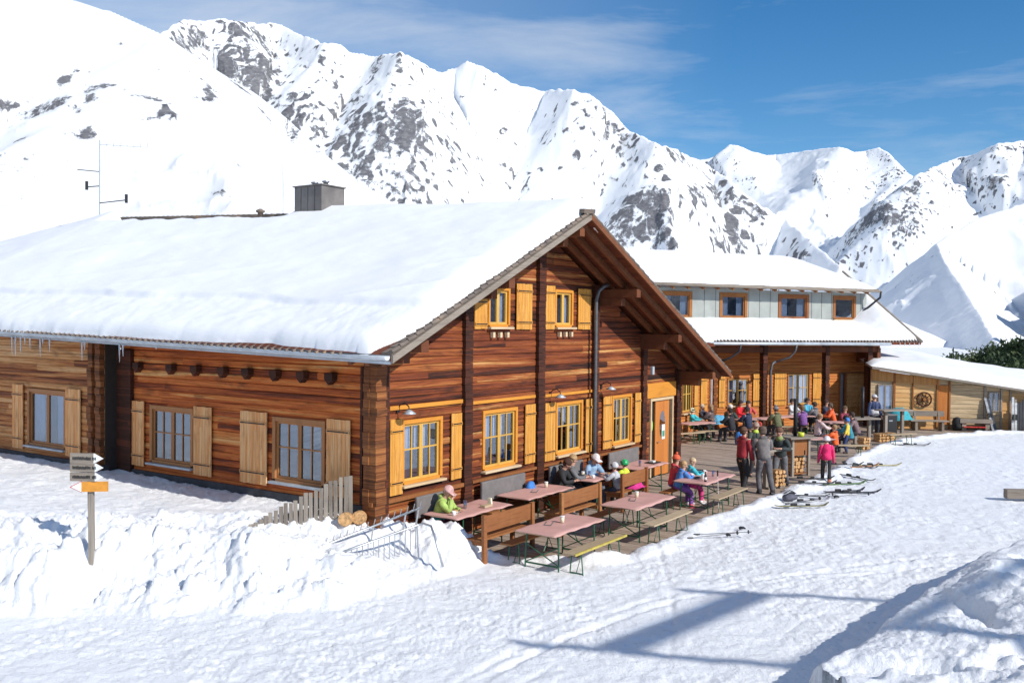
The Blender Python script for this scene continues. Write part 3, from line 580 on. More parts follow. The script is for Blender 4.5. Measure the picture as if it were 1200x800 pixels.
# dark beam ends over the side windows
for s_ in (7.48, 6.22, 5.33, 4.40, 3.61, 2.74, 1.93, 1.13):
    mb = MB(); P = []; 
    for bb in (0, .16):
        P += [SW.P(s_+dx_, bb, 3.46+dz_) for dx_, dz_ in ((-.11, -.02), (-.11, .11), (.11, .11), (.11, -.02), (0, -.13))]
    mb.add(P, [(0, 1, 2, 3, 4), (9, 8, 7, 6, 5)]+[(i, i+5, (i+1) % 5+5, (i+1) % 5) for i in range(5)]); mb.build('beam_end', M['darkpost'], house, .01)
mb = MB(); mb.box(.36, 2.7, .012, .05, 2.86, 2.94, G); mb.box(3.02, 5.6, .012, .04, 2.80, 2.87, G); mb.box(5.96, 8.36, .012, .04, 2.78, 2.85, G); mb.build('trim_board', M['lintel'], house)
mb = MB(); mb.box(-.2, 2.7, .012, .10, 1.06, 1.14, G); mb.box(3.02, 5.6, .012, .10, 1.08, 1.14, G); mb.box(5.96, 8.36, .012, .08, 1.08, 1.14, G); mb.box(8.66, 11.28, .012, .08, 1.03, 1.09, G); mb.build('ledge_board', M['casing'], house)
# windows of the gable
for i, h_ in enumerate(gh[:4]): window(house, G, h_[0]+.08, h_[1]-.06, h_[2]+.06, h_[3]-.07, M['sash'], M['glass'], cas=.08, curt='half', casm=M['lintel'])
for i, h_ in enumerate(gh[4:6]): window(house, G, h_[0]+.07, h_[1]-.07, h_[2]+.06, h_[3]-.07, M['sash'], M['glass'], cas=.07, mun=False, curt='sides', casm=M['lintel'])
for a0, a1, z0, z1 in ((.36, .74, 1.18, 2.68), (2.30, 2.66, 1.24, 2.66), (5.14, 5.58, 1.24, 2.66), (6.02, 6.50, 1.2, 2.64), (8.02, 8.34, 1.2, 2.62), (8.96, 9.46, 1.18, 2.62), (10.86, 11.22, 1.18, 2.62), (3.06, 3.56, 4.45, 5.20), (4.72, 5.38, 4.44, 5.52), (5.98, 6.42, 4.44, 5.52), (7.56, 8.22, 4.44, 5.50)):
    if (a0 == 3.06):
        o_ = shutter(house, G, a0+.02, a1, z0, 5.16, M['gshutter'])
    else: shutter(house, G, a0, a1, z0, z1, M['gshutter'])
for a in (3.9+.15, 6.92):                           # little brackets under the upper sills
    mb = MB()
    for d in (-.28, 0, .28): mb.box(a+d-.04, a+d+.04, .02, .10, 4.26, 4.38, G)
    mb.build('bracket', M['sill'], house)
# side windows
for h_ in sh: window(house, SW, h_[0]+.09, h_[1]-.09, h_[2]+.07, h_[3]-.08, M['sashside'], M['sideglass'], cas=.09, casm=M['sashside'], curt=None, sillm=M['zinc'])
window(house, BA, wa0+.09, wa1-.09, 1.38, 2.69, M['sashside'], M['sideglass'], mun=False, cas=.09, casm=M['sashside'], curt='sides', sillm=M['zinc'])
for fr_, a0, a1 in ((SW, .62, 1.26), (SW, 3.02, 3.86), (SW, 4.82, 5.44), (SW, 7.28, 8.22)): shutter(house, fr_, a0, a1, 1.12, 2.66, M['shutter'])
shutter(house, BA, wa0-.68, wa0-.04, 1.18, 2.86, M['shutter']); shutter(house, BA, wa1+.16, wa1+.68, 1.18, 2.86, M['shutter'])
# door
mb = MB(); mb.box(11.62, 13.62, .01, .07, 2.40, 2.84, G); mb.build('door_lintel', M['lintel'], house, .006)
mb = MB(); mb.box(11.9, 11.98, -.1, .05, 0, 2.38, G); mb.box(13.42, 13.5, -.1, .05, 0, 2.38, G); mb.box(11.98, 13.42, -.1, .05, 2.30, 2.38, G); mb.build('door_frame', M['sill'], house, .004)
mb = MB(); mb.box(12.34, 13.30, -.06, -.01, .02, 2.28, G); dr = mb.build('door', M['hutorange'], house, .004)
mb = MB(); mb.box(11.98, 12.34, -.12, -.08, .02, 2.28, G); mb.build('side_light', M['interior'], house)
c = G.P(12.82, -.006, 1.55); mb = MB(); k = 20; mb.add([c]+[c+Vector((.2*cos(2*pi*j/k), 0, .42*sin(2*pi*j/k))) for j in range(k)], [(0, j+1, (j+1) % k+1) for j in range(k)]); mb.build('door_pane', M['sideglass'], dr, fix=False)
mb = MB(); mb.box(12.76, 12.98, .002, .008, 1.10, 1.55, G); mb.build('notice', M['white'], dr)
mb = MB(); mb.box(12.79, 12.95, .010, .012, 1.18, 1.36, G); mb.build('notice_picture', simple('notice green', (.05, .3, .2)), dr)
mb = MB(); mb.tube([G.P(12.44, -.005, 1.05), G.P(12.44, .06, 1.05), G.P(12.54, .06, 1.05)], .012, 6); mb.build('handle', M['metal'], dr)
c = G.P(12.15, -.07, 1.55); mb = MB(); mb.add([c]+[c+Vector((.14*cos(2*pi*j/k), 0, .2*sin(2*pi*j/k))) for j in range(k)], [(0, j+1, (j+1) % k+1) for j in range(k)]); mb.build('round_sticker', simple('sticker lime', (.35, .6, .12)), house, fix=False)
for a, z in ((.62, 2.86), (6.3, 2.84), (8.9, 2.9)): wall_lamp(house, G, a, z)
mb = MB(); mb.box(11.6, 11.72, .15, .24, 3.12, 3.36, G); mb.build('flood_light', M['zinc'], house, .01)
# downpipe on the gable
mb = MB(); mb.tube([G.P(8.52, .40, 5.62), G.P(8.36, .36, 5.58), G.P(8.26, .26, 5.45), G.P(8.22, .21, 5.2), G.P(8.22, .21, 2.7), G.P(8.22, .21, .3)], .048, 10); mb.build('downpipe', M['gpipe'], house, smooth=True)

# ---- roof
mb = MB()
def roof_side(x0, x1, s0, s1, top, bot):           # one slab
    P = []
    for s_ in (s0, s1):
        for x in (x0, x1): P += [(x, s_, zroof(x, s_)-top), (x, s_, zroof(x, s_)-bot)]
    mb.add(P, [(0, 1, 3, 2), (4, 6, 7, 5), (0, 4, 5, 1), (2, 3, 7, 6), (0, 2, 6, 4), (1, 5, 7, 3)])
SB = [-OV, 17.6, 27]
for i in range(2):
    roof_side(XL, XR, SB[i], SB[i+1], .05, .16); roof_side(XR, XRT, SB[i], SB[i+1], .05, .16)
roof = mb.build('roof', M['soffit'], house)
# tiles along the verge and the lower eave, stepped
tl = MB(); nt_ = 32
for side in (0, 1):
    for i in range(nt_):
        f0, f1 = i/nt_, (i+1)/nt_
        xa, xb = (XL+(XR-XL)*f0, XL+(XR-XL)*f1) if side == 0 else (XRT+(XR-XRT)*f0, XRT+(XR-XRT)*f1)
        for r_ in range(2):
            s0 = -OV-.02+r_*.12; s1 = s0+.12; za = zroof(xa, 0)-.05; zb = zroof(xb, 0)-.05; e = .05; jj = random.uniform(-.006, .006)
            P = [(xa, s0, za+e+jj), (xa, s1, za+e+jj), (xb, s1, zb+.02), (xb, s0, zb+.02), (xa, s0, za-.0), (xa, s1, za), (xb, s1, zb-.0), (xb, s0, zb)]
            tl.add(P, [(0, 1, 2, 3), (4, 7, 6, 5), (0, 3, 7, 4), (0, 4, 5, 1), (1, 5, 6, 2), (2, 6, 7, 3)])
            if r_ == 0: tl.tube([(xa, s0+.02, za+e+.01), ((xa+xb)/2, s0+.02, (za+zb)/2+e-.005), (xb, s0+.02, zb+.035)], .045, 6)
tl.build('verge_tiles', M['tile'], roof)
tl = MB(); s_ = -.2                                 # ends of the tile rows above the gutter
while s_ < 26:
    z0 = he(s_)-.075; tl.tube([(XL-.05, s_, z0+.005), (XL+.5, s_, z0+.01+K*.5)], .035, 6); s_ += .2
tl.build('eave_tiles', M['tile'], roof)
tl = MB(); s_ = 8.9                                 # bare ridge strip
while s_ < 17.2:
    z0 = hr(s_); tl.tube([(XR-.95, s_, zroof(XR-.95, s_)+.01), (XR-.02, s_, z0+.02)], .06, 6); tl.tube([(XR, s_-.13, z0+.05), (XR, s_+.15, z0+.08)], .11, 8); s_ += .25
tl.build('ridge_tiles', M['tile'], roof)
mb = MB(); mb.bar((XR-.12, -OV-.06, ZR-.0), (XR+.12, -OV+.4, ZR+.05), .3, .1); mb.build('ridge_cap', M['tile'], roof)
# barge boards
for x0, x1 in ((XL, XR), (XR, XRT)):
    mb = MB(); za, zb = zroof(x0, 0)-.055, zroof(x1, 0)-.055
    mb.add([(x0, -OV-.05, za), (x1, -OV-.05, zb), (x1, -OV-.05, zb-.13), (x0, -OV-.05, za-.13), (x0, -OV, za), (x1, -OV, zb), (x1, -OV, zb-.13), (x0, -OV, za-.13)], [(0, 1, 2, 3), (7, 6, 5, 4), (0, 4, 5, 1), (3, 2, 6, 7), (0, 3, 7, 4), (1, 5, 6, 2)]); mb.build('barge_board', M['weathh'] if x0 == XL else M['rafter'], roof)
for o_, hh, ww in ((1.12, .15, .09), (.72, .15, .09), (.30, .15, .09)):
    for x0, x1 in ((XL+.1, XR), (XR, XRT-.15)):
        mb = MB(); mb.bar((x0, -o_, zroof(x0, 0)-.16-hh/2), (x1, -o_, zroof(x1, 0)-.16-hh/2), ww, hh); mb.build('rafter', M['rafter'], roof)
for x_ in (.02, 2.85, 5.75, 8.72, 11.35, 13.9):          # purlins
    zz = zroof(x_, 0)-.16-.17-.13; mb = MB(); mb.box(x_-.11, x_+.11, -1.2, .3, zz-.10, zz+.12)
    mb.box(x_-.10, x_+.10, -.75, .3, zz-.32, zz-.10); mb.build('purlin', M['rafter'], roof, .01)
# right porch side below the wide overhang
# gutter of the side eave
mb = MB(); k = 7; secs = []
for s_ in np.linspace(-OV+.02, 26, 30):
    zc = he(s_)-.06; secs.append([(XL-.075-.075*cos(pi*j/k), float(s_), zc-.085*sin(pi*j/k)) for j in range(k+1)])
vs = [v for s_ in secs for v in s_]; mb.add(vs, [(i*(k+1)+j, i*(k+1)+j+1, (i+1)*(k+1)+j+1, (i+1)*(k+1)+j) for i in range(29) for j in range(k)]); gu = mb.build('gutter', M['zinc'], roof, smooth=True)
sm = gu.modifiers.new('thick', 'SOLIDIFY'); sm.thickness = .006
mb = MB(); mb.box(XL-.02, XL+.02, -OV+.02, 26, 3.8, 3.99); 
fas = MB(); P = []
for s_ in (-OV+.02, 26.): P += [(XL-.0, s_, he(s_)-.05), (XL+.03, s_, he(s_)-.05), (XL+.03, s_, he(s_)-.21), (XL, s_, he(s_)-.21)]
fas.add(P, [(0, 1, 2, 3), (7, 6, 5, 4), (0, 4, 5, 1), (1, 5, 6, 2), (2, 6, 7, 3), (3, 7, 4, 0)]); fas.build('fascia', M['zinc'], roof)
# icicles
def s_at(px):
    d = ray(px, 392); P = HC-g*1.2; k = ((P-C0).dot(g))/d.dot(g); return (C0+d*k-HC).dot(l)
for px, ln in ((16, .42), (20, .46), (26, .40), (31, .2), (37, .28), (49, .42), (52, .15), (60, .3), (98, .42), (101, .2), (142, .38), (146, .26), (185, .07)):
    s_ = s_at(px); z0 = he(s_)-.14; mb = MB(); ln *= 1.1; mb.tube([(XL-.09, s_, z0), (XL-.09, s_, z0-ln*.3), (XL-.088, s_, z0-ln*.7), (XL-.087, s_, z0-ln)], .024, 6, .004); mb.build('icicle', M['ice'], roof, smooth=True)
# snow on the side slope, real thickness
ns, nx = 420, 190
s_ = np.concatenate([np.linspace(-OV+.08, 1.0, 80)[:-1], np.linspace(1.0, 27, ns-79)]); x_ = np.linspace(XL-.03, XR+.55, nx)
SS, XX = np.meshgrid(s_, x_)
HR = np.where(SS < 17.6, ZR+.042*np.clip(SS, 0, None), ZR+.74-.10*(SS-17.6)); HE = ZR-K*(XR-XL)+.022*np.clip(SS, 0, None)
base = np.where(XX <= XR, HE+(HR-HE)*(XX-XL)/(XR-XL), HR-K*(XX-XR))
wd_ = (XX-XL)                                       # distance up the slope
vedge = SS-(-OV+.13+.05*fbm(XX*1.2, SS*0, 3, 800)+.35*np.exp(-(wd_/.5)**2))
eedge = wd_-(-.02+.07*(fbm(SS*.9, XX*0, 4, 810)+.4)+.10*np.exp(-((SS-1.2)/1.6)**2))
th = .42*(1-np.exp(-np.clip(vedge, 0, None)/.12))*(1-np.exp(-np.clip(eedge, 0, None)/.07))
th = th*(1+.16*fbm(SS*.35, XX*.5, 4, 820))+.018*fbm(SS*1.1, XX*2.2, 4, 821)*np.clip(th/.3, 0, 1)+.03*(1-np.abs(vn(SS*.22+XX*.8, XX*.35, 822)))**6*np.clip(th/.3, 0, 1)
# the crusted lower band, slid a little, rough
bl = sst(1.45, 1.33, wd_+.16*fbm(SS*.5, XX*0, 4, 825)); th = th*(1-.30*bl)+bl*np.where(eedge > 0, 1, 0)*(.028*fbm(SS*2.5, XX*2.5, 5, 830, .6)+.02*ridged(SS*.8, XX*2.2, 5, 831))*sst(0, .3, eedge)*sst(0, .3, vedge)
rid = sst(5.1, 5.9, XX); bare = sst(8.0, 9.4, SS)*sst(17.6, 16.4, SS)*sst(4.95, 5.3, XX+.12*fbm(SS*1.5, XX, 3, 840)); th = th*(1-bare*1.0)
th = th*(1-.0*rid); th = np.where((XX > XR+.35), th*.6, th)
top = base-.06+np.clip(th, 0, None)-np.where(th < .01, .08, 0)
top = np.where(XX > XR, base-.02+np.clip(th, 0, None)*.9-(XX-XR)*.15-np.where(th < .01, .08, 0), top)
sn = grid_mesh('roof_snow', XX, SS, top, M['roofsnow']); sn.parent = roof
# snow remnant on the far (right) slope edge
s_ = np.linspace(-OV+.25, 6, 60); x_ = np.linspace(XR+.3, XRT-.1, 90); SS, XX = np.meshgrid(s_, x_)
th = .10*(1-np.exp(-np.clip(SS+OV-.28, 0, None)/.2))*(1-np.exp(-np.clip(XRT-.15-XX, 0, None)/.2))*(1+.3*fbm(SS, XX, 3, 850))
sn = grid_mesh('roof_snow', XX, SS, ZR-K*(XX-XR)-.04+th, M['roofsnow']); sn.parent = roof
# chimney
mb = MB(); mb.box(5.35, 6.25, 7.0, 8.1, 7.2, 8.40); ch_ = mb.build('chimney', M['chim'], roof, .01)
mb = MB(); mb.box(5.31, 6.29, 6.96, 8.14, 8.402, 8.435); mb.build('chimney_cap', M['chim'], ch_)
for q in (7.3, 7.75): mb = MB(); mb.lathe([(.07, 0), (.07, .10), (.11, .11), (.11, .15), (.02, .17)], (5.8, q, 8.435), 12); mb.build('flue', M['metal'], ch_, smooth=True)
for q in (.25, .5, .75): mb = MB(); mb.box(5.344, 5.349, 7.0+q*1.1-.005, 7.0+q*1.1+.005, 7.3, 8.39); mb.build('seam', M['iron'], ch_)
mb = MB(); mb.lathe([(.08, 0), (.08, .22), (.13, .24), (.13, .29), (.04, .34)], (5.4, 9.6, 7.55), 10); mb.build('vent_pipe', M['tile'], roof, smooth=True)

# aerial mast on the roof
ant = thing('aerial_mast', 'thin grey aerial mast with side arms standing on the snowy ridge', 'antenna', HC+g*5.75+l*18.4+Z*7.75, HROT)
mb = MB(); mb.tube([(0, 0, 0), (0, 0, 3.1)], .022, 6); mb.build('mast', M['metal'], ant)
mb = MB(); mb.tube([(0, 0, 2.95), (.9, -1.45, 2.85)], .010, 5)
for q in np.linspace(.15, 1, 7): mb.tube([(.9*q, -1.45*q, 2.86), (.9*q, -1.45*q, 3.02)], .010, 4)
mb.build('aerial_arm', M['metal'], ant)
mb = MB(); mb.tube([(0, 0, .9), (.45, -.9, 1.0)], .02, 5); mb.tube([(.45, -.9, .9), (.45, -.9, 1.2)], .05, 6); mb.tube([(0, 0, 1.5), (-.3, .3, 1.45)], .02, 5); mb.tube([(-.3, .3, 1.35), (-.3, .3, 1.65)], .05, 6); mb.tube([(0, 0, 2.0), (-.5, .55, 2.05)], .015, 4); mb.build('sensor_arm', M['iron'], ant)

# ------------------------------------------------------------------ annex (second building)
FA = radians(65.4); f2 = Vector((sin(FA), cos(FA), 0)); n2 = Vector((f2.y, -f2.x, 0)); PB = Vector((11.109, 40.772, 0))
an = thing('annex_building', 'two-storey annex with snowy terrace roof, grey upper wall with four windows and log porch', 'building')
def FB(o): return Fr(PB+n2*o, f2, n2)
A0 = FB(0); AL = FB(-1.3); AU = FB(-2.3)
ux = lambda px: AL.fit(px, 440)[0]
w1 = (ux(852.5), ux(877.5), 1.04, 2.24); w2_ = (ux(923), ux(948.5), .95, 2.42); dd_ = (ux(983), ux(1016), 0, 2.36)
log_wall('wall', M['b2log'], AL, ux(837), 7.9, 0, 3.9, [w1, w2_, dd_], an, ch=.14)
for h_ in (w1, w2_): window(an, AL, h_[0]+.04, h_[1]-.04, h_[2]+.04, h_[3]-.04, M['sash'], M['glass'], cas=.05, curt='full' if h_ is w2_ else 'sides', depth=.3)
for a0, a1 in ((842, 849), (882, 894), (907, 920.5), (952, 961)): shutter(an, AL, ux(a0), ux(a1), .97, 2.44, M['gshutter'])
d0, d1 = dd_[0], dd_[1]; dm = d0+.22*(d1-d0)
mb = MB(); mb.box(d0, d0+.08, -.1, .04, 0, 2.44, AL); mb.box(d1-.08, d1, -.1, .04, 0, 2.44, AL); mb.box(d0+.08, d1-.08, -.1, .04, 2.36, 2.44, AL); mb.box(dm, dm+.06, -.1, .04, 0, 2.36, AL); mb.build('door_frame', M['casing'], an)
mb = MB(); P = [AL.P(d0+.08, -.05, .1), AL.P(dm, -.05, .1), AL.P(dm, -.05, 2.36), AL.P(d0+.08, -.05, 2.36)]; mb.add(P, [(0, 1, 2, 3)]); mb.build('side_light', M['sideglass'], an, fix=False)
mb = MB(); mb.box(d0+.05, dm+.02, -.3, -.12, .0, 2.36, AL); mb.build('reveal', M['curtain'], an)
mb = MB(); mb.box(dm+.06, d1-.08, -.08, -.04, .02, 2.36, AL); dr = mb.build('door', M['b2door'], an)
LO_, HI_ = dm+.14, d1-.16
mb = MB()
for i in range(-9, 14):                              # diagonal boards within the upper door panel
    a = LO_+i*.16-.2; p0 = Vector((a, .75)); p1 = Vector((a+1.45, 2.25))
    def clip(p, q):
        t0, t1 = 0., 1.; d_ = q-p
        for lo, hi, pp, dd in ((LO_, HI_, p.x, d_.x), (.78, 2.25, p.y, d_.y)):
            u_, v_ = (lo-pp)/dd, (hi-pp)/dd; t0 = max(t0, u_); t1 = min(t1, v_)
        return (p+d_*t0, p+d_*t1) if t1 > t0+.03 else None
    c = clip(p0, p1)
    if c: mb.bar(AL.P(c[0].x, -.025, c[0].y), AL.P(c[1].x, -.025, c[1].y), .03, .10, upv=(c[1]-c[0]).normalized().to_3d() if False else n2.cross((AL.P(c[1].x, 0, c[1].y)-AL.P(c[0].x, 0, c[0].y)).normalized()))
mb.build('diagonal_boards', M['hutplank'], dr)
for u in (-.08, 3.44, 6.0):                          # porch posts
    mb = MB(); z = 0
    wd_p = .12 if u < 5 else .15
    while z < 3.7: mb.box(u-wd_p+random.uniform(0, .015), u+wd_p-random.uniform(0, .015), -.28, -.02+random.uniform(-.02, .02), z+.004, z+.15, A0); z += .155
    mb.build('post', M['darkpost'], an)
mb = MB(); mb.box(5.75, 6.35, -1.3, -.3, .0, 3.6, A0) if False else mb.box(6.4, 6.6, -1.32, .0, 2.9, 3.6, A0); mb.box(-6, 6.55, -.2, -.04, 3.42, 3.66, A0); mb.build('porch_beam', M['rafter'], an)
def zl(u, o):                                        # lower roof
    k = .26+.42*float(sst(6.9, 8.6, np.array(u))); return 3.90+(.5-o)*k
mb = MB(); us = list(np.linspace(-8, 7, 4))+list(np.linspace(7.3, 8.6, 6)); P = []
for u in us: P += [A0.P(u, .5, zl(u, .5)), A0.P(u, -4.6, zl(u, -4.6)), A0.P(u, -4.6, zl(u, -4.6)-.16), A0.P(u, .5, zl(u, .5)-.14)]
k = len(us); mb.add(P, [(4*i+j, 4*i+(j+1) % 4, 4*i+4+(j+1) % 4, 4*i+4+j) for i in range(k-1) for j in range(4)]+[(0, 1, 2, 3), (4*k-1, 4*k-2, 4*k-3, 4*k-4)])
lr = mb.build('lower_roof', M['soffit'], an)
mb = MB(); mb.tube([A0.P(-8, .57, 3.83), A0.P(6.6, .57, 3.80)], .075, 8); mb.build('gutter', M['zinc'], lr, smooth=True)
mb = MB()
for i in range(90): u = -8+i*.185; mb.tube([A0.P(u, .54, zl(u, .54)+.02), A0.P(u, .2, zl(u, .2)+.02)], .05, 6)
mb.build('eave_tiles', M['tile'], lr)
mb = MB(); mb.tube([A0.P(8.62, .55, zl(8.6, .55)+.03), A0.P(8.62, -4.6, zl(8.6, -4.6)+.05)], .07, 6); mb.build('verge_board', M['weathh'], lr)
# icicles and debris at the right eave
for i in range(5):
    mb = MB(); u = 7.2+i*.3; ln = .12+.2*random.random(); mb.tube([A0.P(u, .56, 3.85), A0.P(u, .56, 3.85-ln)], .025, 6, .006); mb.build('icicle', M['ice'], lr)
for px_, uu in ((862, -1.9), (922, 1.1)):            # swan-neck downpipes, brackets to the post pipe
    mb = MB(); mb.tube([A0.P(uu, .57, 3.76), A0.P(uu, .50, 3.5), A0.P(uu-.12 if uu > 0 else uu-.3, .30, 3.22), A0.P(uu-.7 if uu > 0 else uu-.8, .1, 3.02)], .05, 8); mb.build('pipe_bend', M['gpipe'] if uu > 0 else M['dpipe'], lr, smooth=True)
mb = MB(); mb.tube([A0.P(.35, .1, 3.03), A0.P(.18, .1, 2.92), A0.P(.1, .1, 2.6), A0.P(.1, .1, 0)], .055, 8); mb.build('downpipe', M['gpipe'], an, smooth=True)
def annex_snow(name, u0, u1, o0, o1, zf, th0, dents, parent, nu=260, no=110, right=.25, sd=900):
    uu = np.linspace(u0, u1, nu); oo = np.linspace(o0, o1, no); U, O = np.meshgrid(uu, oo)
    z = zf(U, O); t_ = th0*(1-np.exp(-np.clip(o0-O-.03-.06*(fbm(U*1.2, O*0, 4, sd)+.5)*dents, 0, None)/.14))*(1-np.exp(-np.clip(u1-U-.02, 0, None)/right))*(1+.12*fbm(U*.5, O*.6, 3, sd+3))
    t_ = t_+.02*dents*fbm(U*3, O*3, 4, sd+7)*np.clip(t_/th0, 0, 1)
    Xw = PB.x+f2.x*U+n2.x*O; Yw = PB.y+f2.y*U+n2.y*O
    ob = grid_mesh(name, Xw, Yw, z+np.clip(t_, 0, None)-.02, M['roofsnow']); ob.parent = parent; return ob
annex_snow('roof_snow', -8, 8.6, .5, -4.6, lambda U, O: 3.92+(.5-O)*(.26+.42*sst(6.9, 8.6, U)), .30, 1, lr)
# upper storey
zu0, zu1 = 4.5, 6.22
wins = [(-4.0, -2.35), (-.87, .71), (2.49, 4.34), (5.82, 7.29)]
mb = MB(); x = -8.
for a0, a1 in wins+[(7.98, 8)]: mb.box(x, a0, -.1, 0, zu0, zu1, AU); x = a1
for a0, a1 in wins: mb.box(a0, a1, -.1, 0, zu0, 4.86, AU); mb.box(a0, a1, -.1, 0, 6.06, zu1, AU)
uw = mb.build('upper_wall', M['greysheet'], an)
mb = MB(); x = -7.9
while x < 7.9:
    if not any(a0-.05 < x < a1+.05 for a0, a1 in wins): mb.box(x, x+.012, .002, .008, zu0, zu1, AU)
    x += .62
mb.build('panel_joint', M['iron'], uw)
mb = MB(); mb.add([AU.P(7.98, 0, zu0), AU.P(7.98, -6, zu0), AU.P(7.98, -6, zu1), AU.P(7.98, 0, zu1)], [(0, 1, 2, 3)]); mb.build('end_wall', M['greysheet'], an, fix=False)
for a0, a1 in wins:
    wd = window(an, AU, a0+.16, a1-.16, 4.98, 5.92, M['casing'], M['sideglass'], cas=.15, casm=M['casing'], mun=False, nmul=1, curt='sides' if a0 < 3 else None, sillm=M['sill'], depth=.3)
AE = FB(-1.6)
def zupr(O): return 6.30+(-1.6-O)*.31
mb = MB(); P = []
for u in (-9, 8.05): P += [A0.P(u, -1.6, 6.40), A0.P(u, -6.2, 6.40+4.6*.31), A0.P(u, -6.2, 6.26+4.6*.31), A0.P(u, -1.6, 6.26)]
mb.add(P, [(0, 1, 2, 3), (7, 6, 5, 4), (0, 4, 5, 1), (1, 5, 6, 2), (2, 6, 7, 3), (3, 7, 4, 0)]); ur = mb.build('upper_roof', M['weathh'], an)
mb = MB(); P = []
for u in (-9, 8.05): P += [A0.P(u, -6.2, 6.40+4.6*.31), A0.P(u, -10.5, 6.40+.3), A0.P(u, -10.5, 6.5), A0.P(u, -6.2, 6.26+4.6*.31)]
mb.add(P, [(0, 1, 2, 3), (7, 6, 5, 4), (0, 4, 5, 1), (1, 5, 6, 2), (2, 6, 7, 3), (3, 7, 4, 0)]); mb.build('upper_roof', M['weathh'], an)
mb = MB(); mb.tube([A0.P(-9, -1.54, 6.33), A0.P(8.1, -1.54, 6.30)], .06, 8); mb.build('gutter', M['weathh'], ur, smooth=True)
x = -8.6
while x < 8: mb = MB(); mb.bar(A0.P(x, -1.62, 6.20), A0.P(x, -2.4, 6.44), .08, .10); mb.build('rafter', M['casing'], ur); x += .8
annex_snow('roof_snow', -9, 8.05, -1.6, -6.5, lambda U, O: 6.42+(-1.6-O)*.31, .34, .5, ur, right=.7, sd=930)
mb = MB(); mb.tube([A0.P(8.1, -1.5, 6.30), A0.P(8.1, -1.55, 6.0), A0.P(7.85, -2.1, 5.5), A0.P(7.7, -2.22, 5.35), A0.P(7.7, -2.22, 4.75), A0.P(7.9, -1.95, 4.6)], .055, 8); mb.build('downpipe', M['dpipe'], an, smooth=True)

# wing joining both houses (wall parallel to the gable)
q0 = AL.P(ux(836.5), 0, 0)
wg = thing('connecting_wing', 'low log wing between the main house and the annex with orange shutters', 'building')
Wf = Fr(q0, -g, n)
a_of = lambda px, y=460: Wf.fit(px, y)[0]
wa, wb = a_of(811), a_of(799)
log_wall('wall', M['b2log'], Wf, 0, 9, 0, 3.7, [(wa, wb, .95, 2.35)], wg, ch=.14)
window(wg, Wf, wa+.05, wb-.05, 1.0, 2.3, M['sash'], M['glass'], cas=.05, curt=None, depth=.3)
for p, q in ((827, 820), (817, 812.5)): shutter(wg, Wf, a_of(p), a_of(q), .95, 2.45, M['gshutter'])
mb = MB(); z = 0
while z < 3.7: mb.box(a_of(838.5), a_of(834), -.02, .10+random.uniform(-.02, .02), z, z+.135, Wf); z += .14
mb.build('log_ends', M['endpost'], wg)
mb = MB(); mb.tube([Wf.P(a_of(831), .1, 3.2), Wf.P(a_of(831), .1, .6)], .05, 8); mb.build('downpipe', M['zinc'], wg)
mb = MB(); mb.box(0, 9, -4, .9, 3.7, 3.85, Wf); rf = mb.build('roof', M['soffit'], wg)
mb = MB(); mb.box(0, 9, -4, .85, 3.852, 4.1, Wf); mb.build('roof_snow', M['roofsnow'], rf, .08)

# ------------------------------------------------------------------ hut on the right
HO = gd(1025, 501); hu = Vector((.994, -.11, 0)).normalized(); hv = Vector((hu.y, -hu.x, 0))
HF = Fr(HO, hu, hv)
hut = thing('timber_hut', 'low pale plank hut with a sloping snowy roof and a wagon wheel on its wall', 'building')
Hx = lambda px, py=480: HF.fit(px, py)[0]
ae = Hx(1215)
hz0 = HF.fit(1025, 433)[1]; hz1 = HF.fit(1198, 459)[1]
def hz(a): return hz0+(hz1-hz0)*a/Hx(1198)
def hpanel(name, p0, p1, mat, z0=-.2, b1=0., gap=.0, pr=None):
    a0, a1 = Hx(p0), Hx(p1); mb = MB(); mb.add([HF.P(a0, -.1, z0), HF.P(a1, -.1, z0), HF.P(a1, -.1, hz(a1)), HF.P(a0, -.1, hz(a0)), HF.P(a0, b1, z0), HF.P(a1, b1, z0), HF.P(a1, b1, hz(a1)), HF.P(a0, b1, hz(a0))], [(0, 3, 2, 1), (4, 5, 6, 7), (0, 1, 5, 4), (2, 3, 7, 6), (0, 4, 7, 3), (1, 2, 6, 5)]); return mb.build(name, mat, pr or hut)
def boards(name, p0, p1, mat, zb, zt, pitch_):       # lapped horizontal boards
    a0, a1 = Hx(p0), Hx(p1); mb = MB(); z = zb
    while z < zt:
        z1_ = min(z+pitch_-.008, zt, 9); mb.add([HF.P(a0, -.02, z), HF.P(a1, -.02, z), HF.P(a1, -.02, min(z1_, hz(a1))), HF.P(a0, -.02, min(z1_, hz(a0))), HF.P(a0, .035, z), HF.P(a1, .035, z), HF.P(a1, .015, min(z1_, hz(a1))), HF.P(a0, .015, min(z1_, hz(a0)))], [(0, 3, 2, 1), (4, 5, 6, 7), (0, 1, 5, 4), (2, 3, 7, 6), (0, 4, 7, 3), (1, 2, 6, 5)]); z += pitch_
    return mb.build(name, mat, hut)
hpanel('wall', 1020, 1215, M['hutgrey'])
boards('cladding', 1048.5, 1068, M['hutplank'], .0, 2.25, .2); boards('cladding', 1069.5, 1096, M['hutplank'], .0, 2.15, .2)
boards('cladding', 1113, 1152, M['hutgrey'], -.1, 2.0, .21)['label'] = 'greyed rough boards'
boards('cladding', 1157, 1172, M['hutgrey'], -.1, HF.fit(1165, 483)[1], .2); boards('cladding', 1174, 1182, M['hutplank'], -.1, 1.75, .5); boards('cladding', 1184, 1199, M['hutplank'], -.1, 1.65, .5)
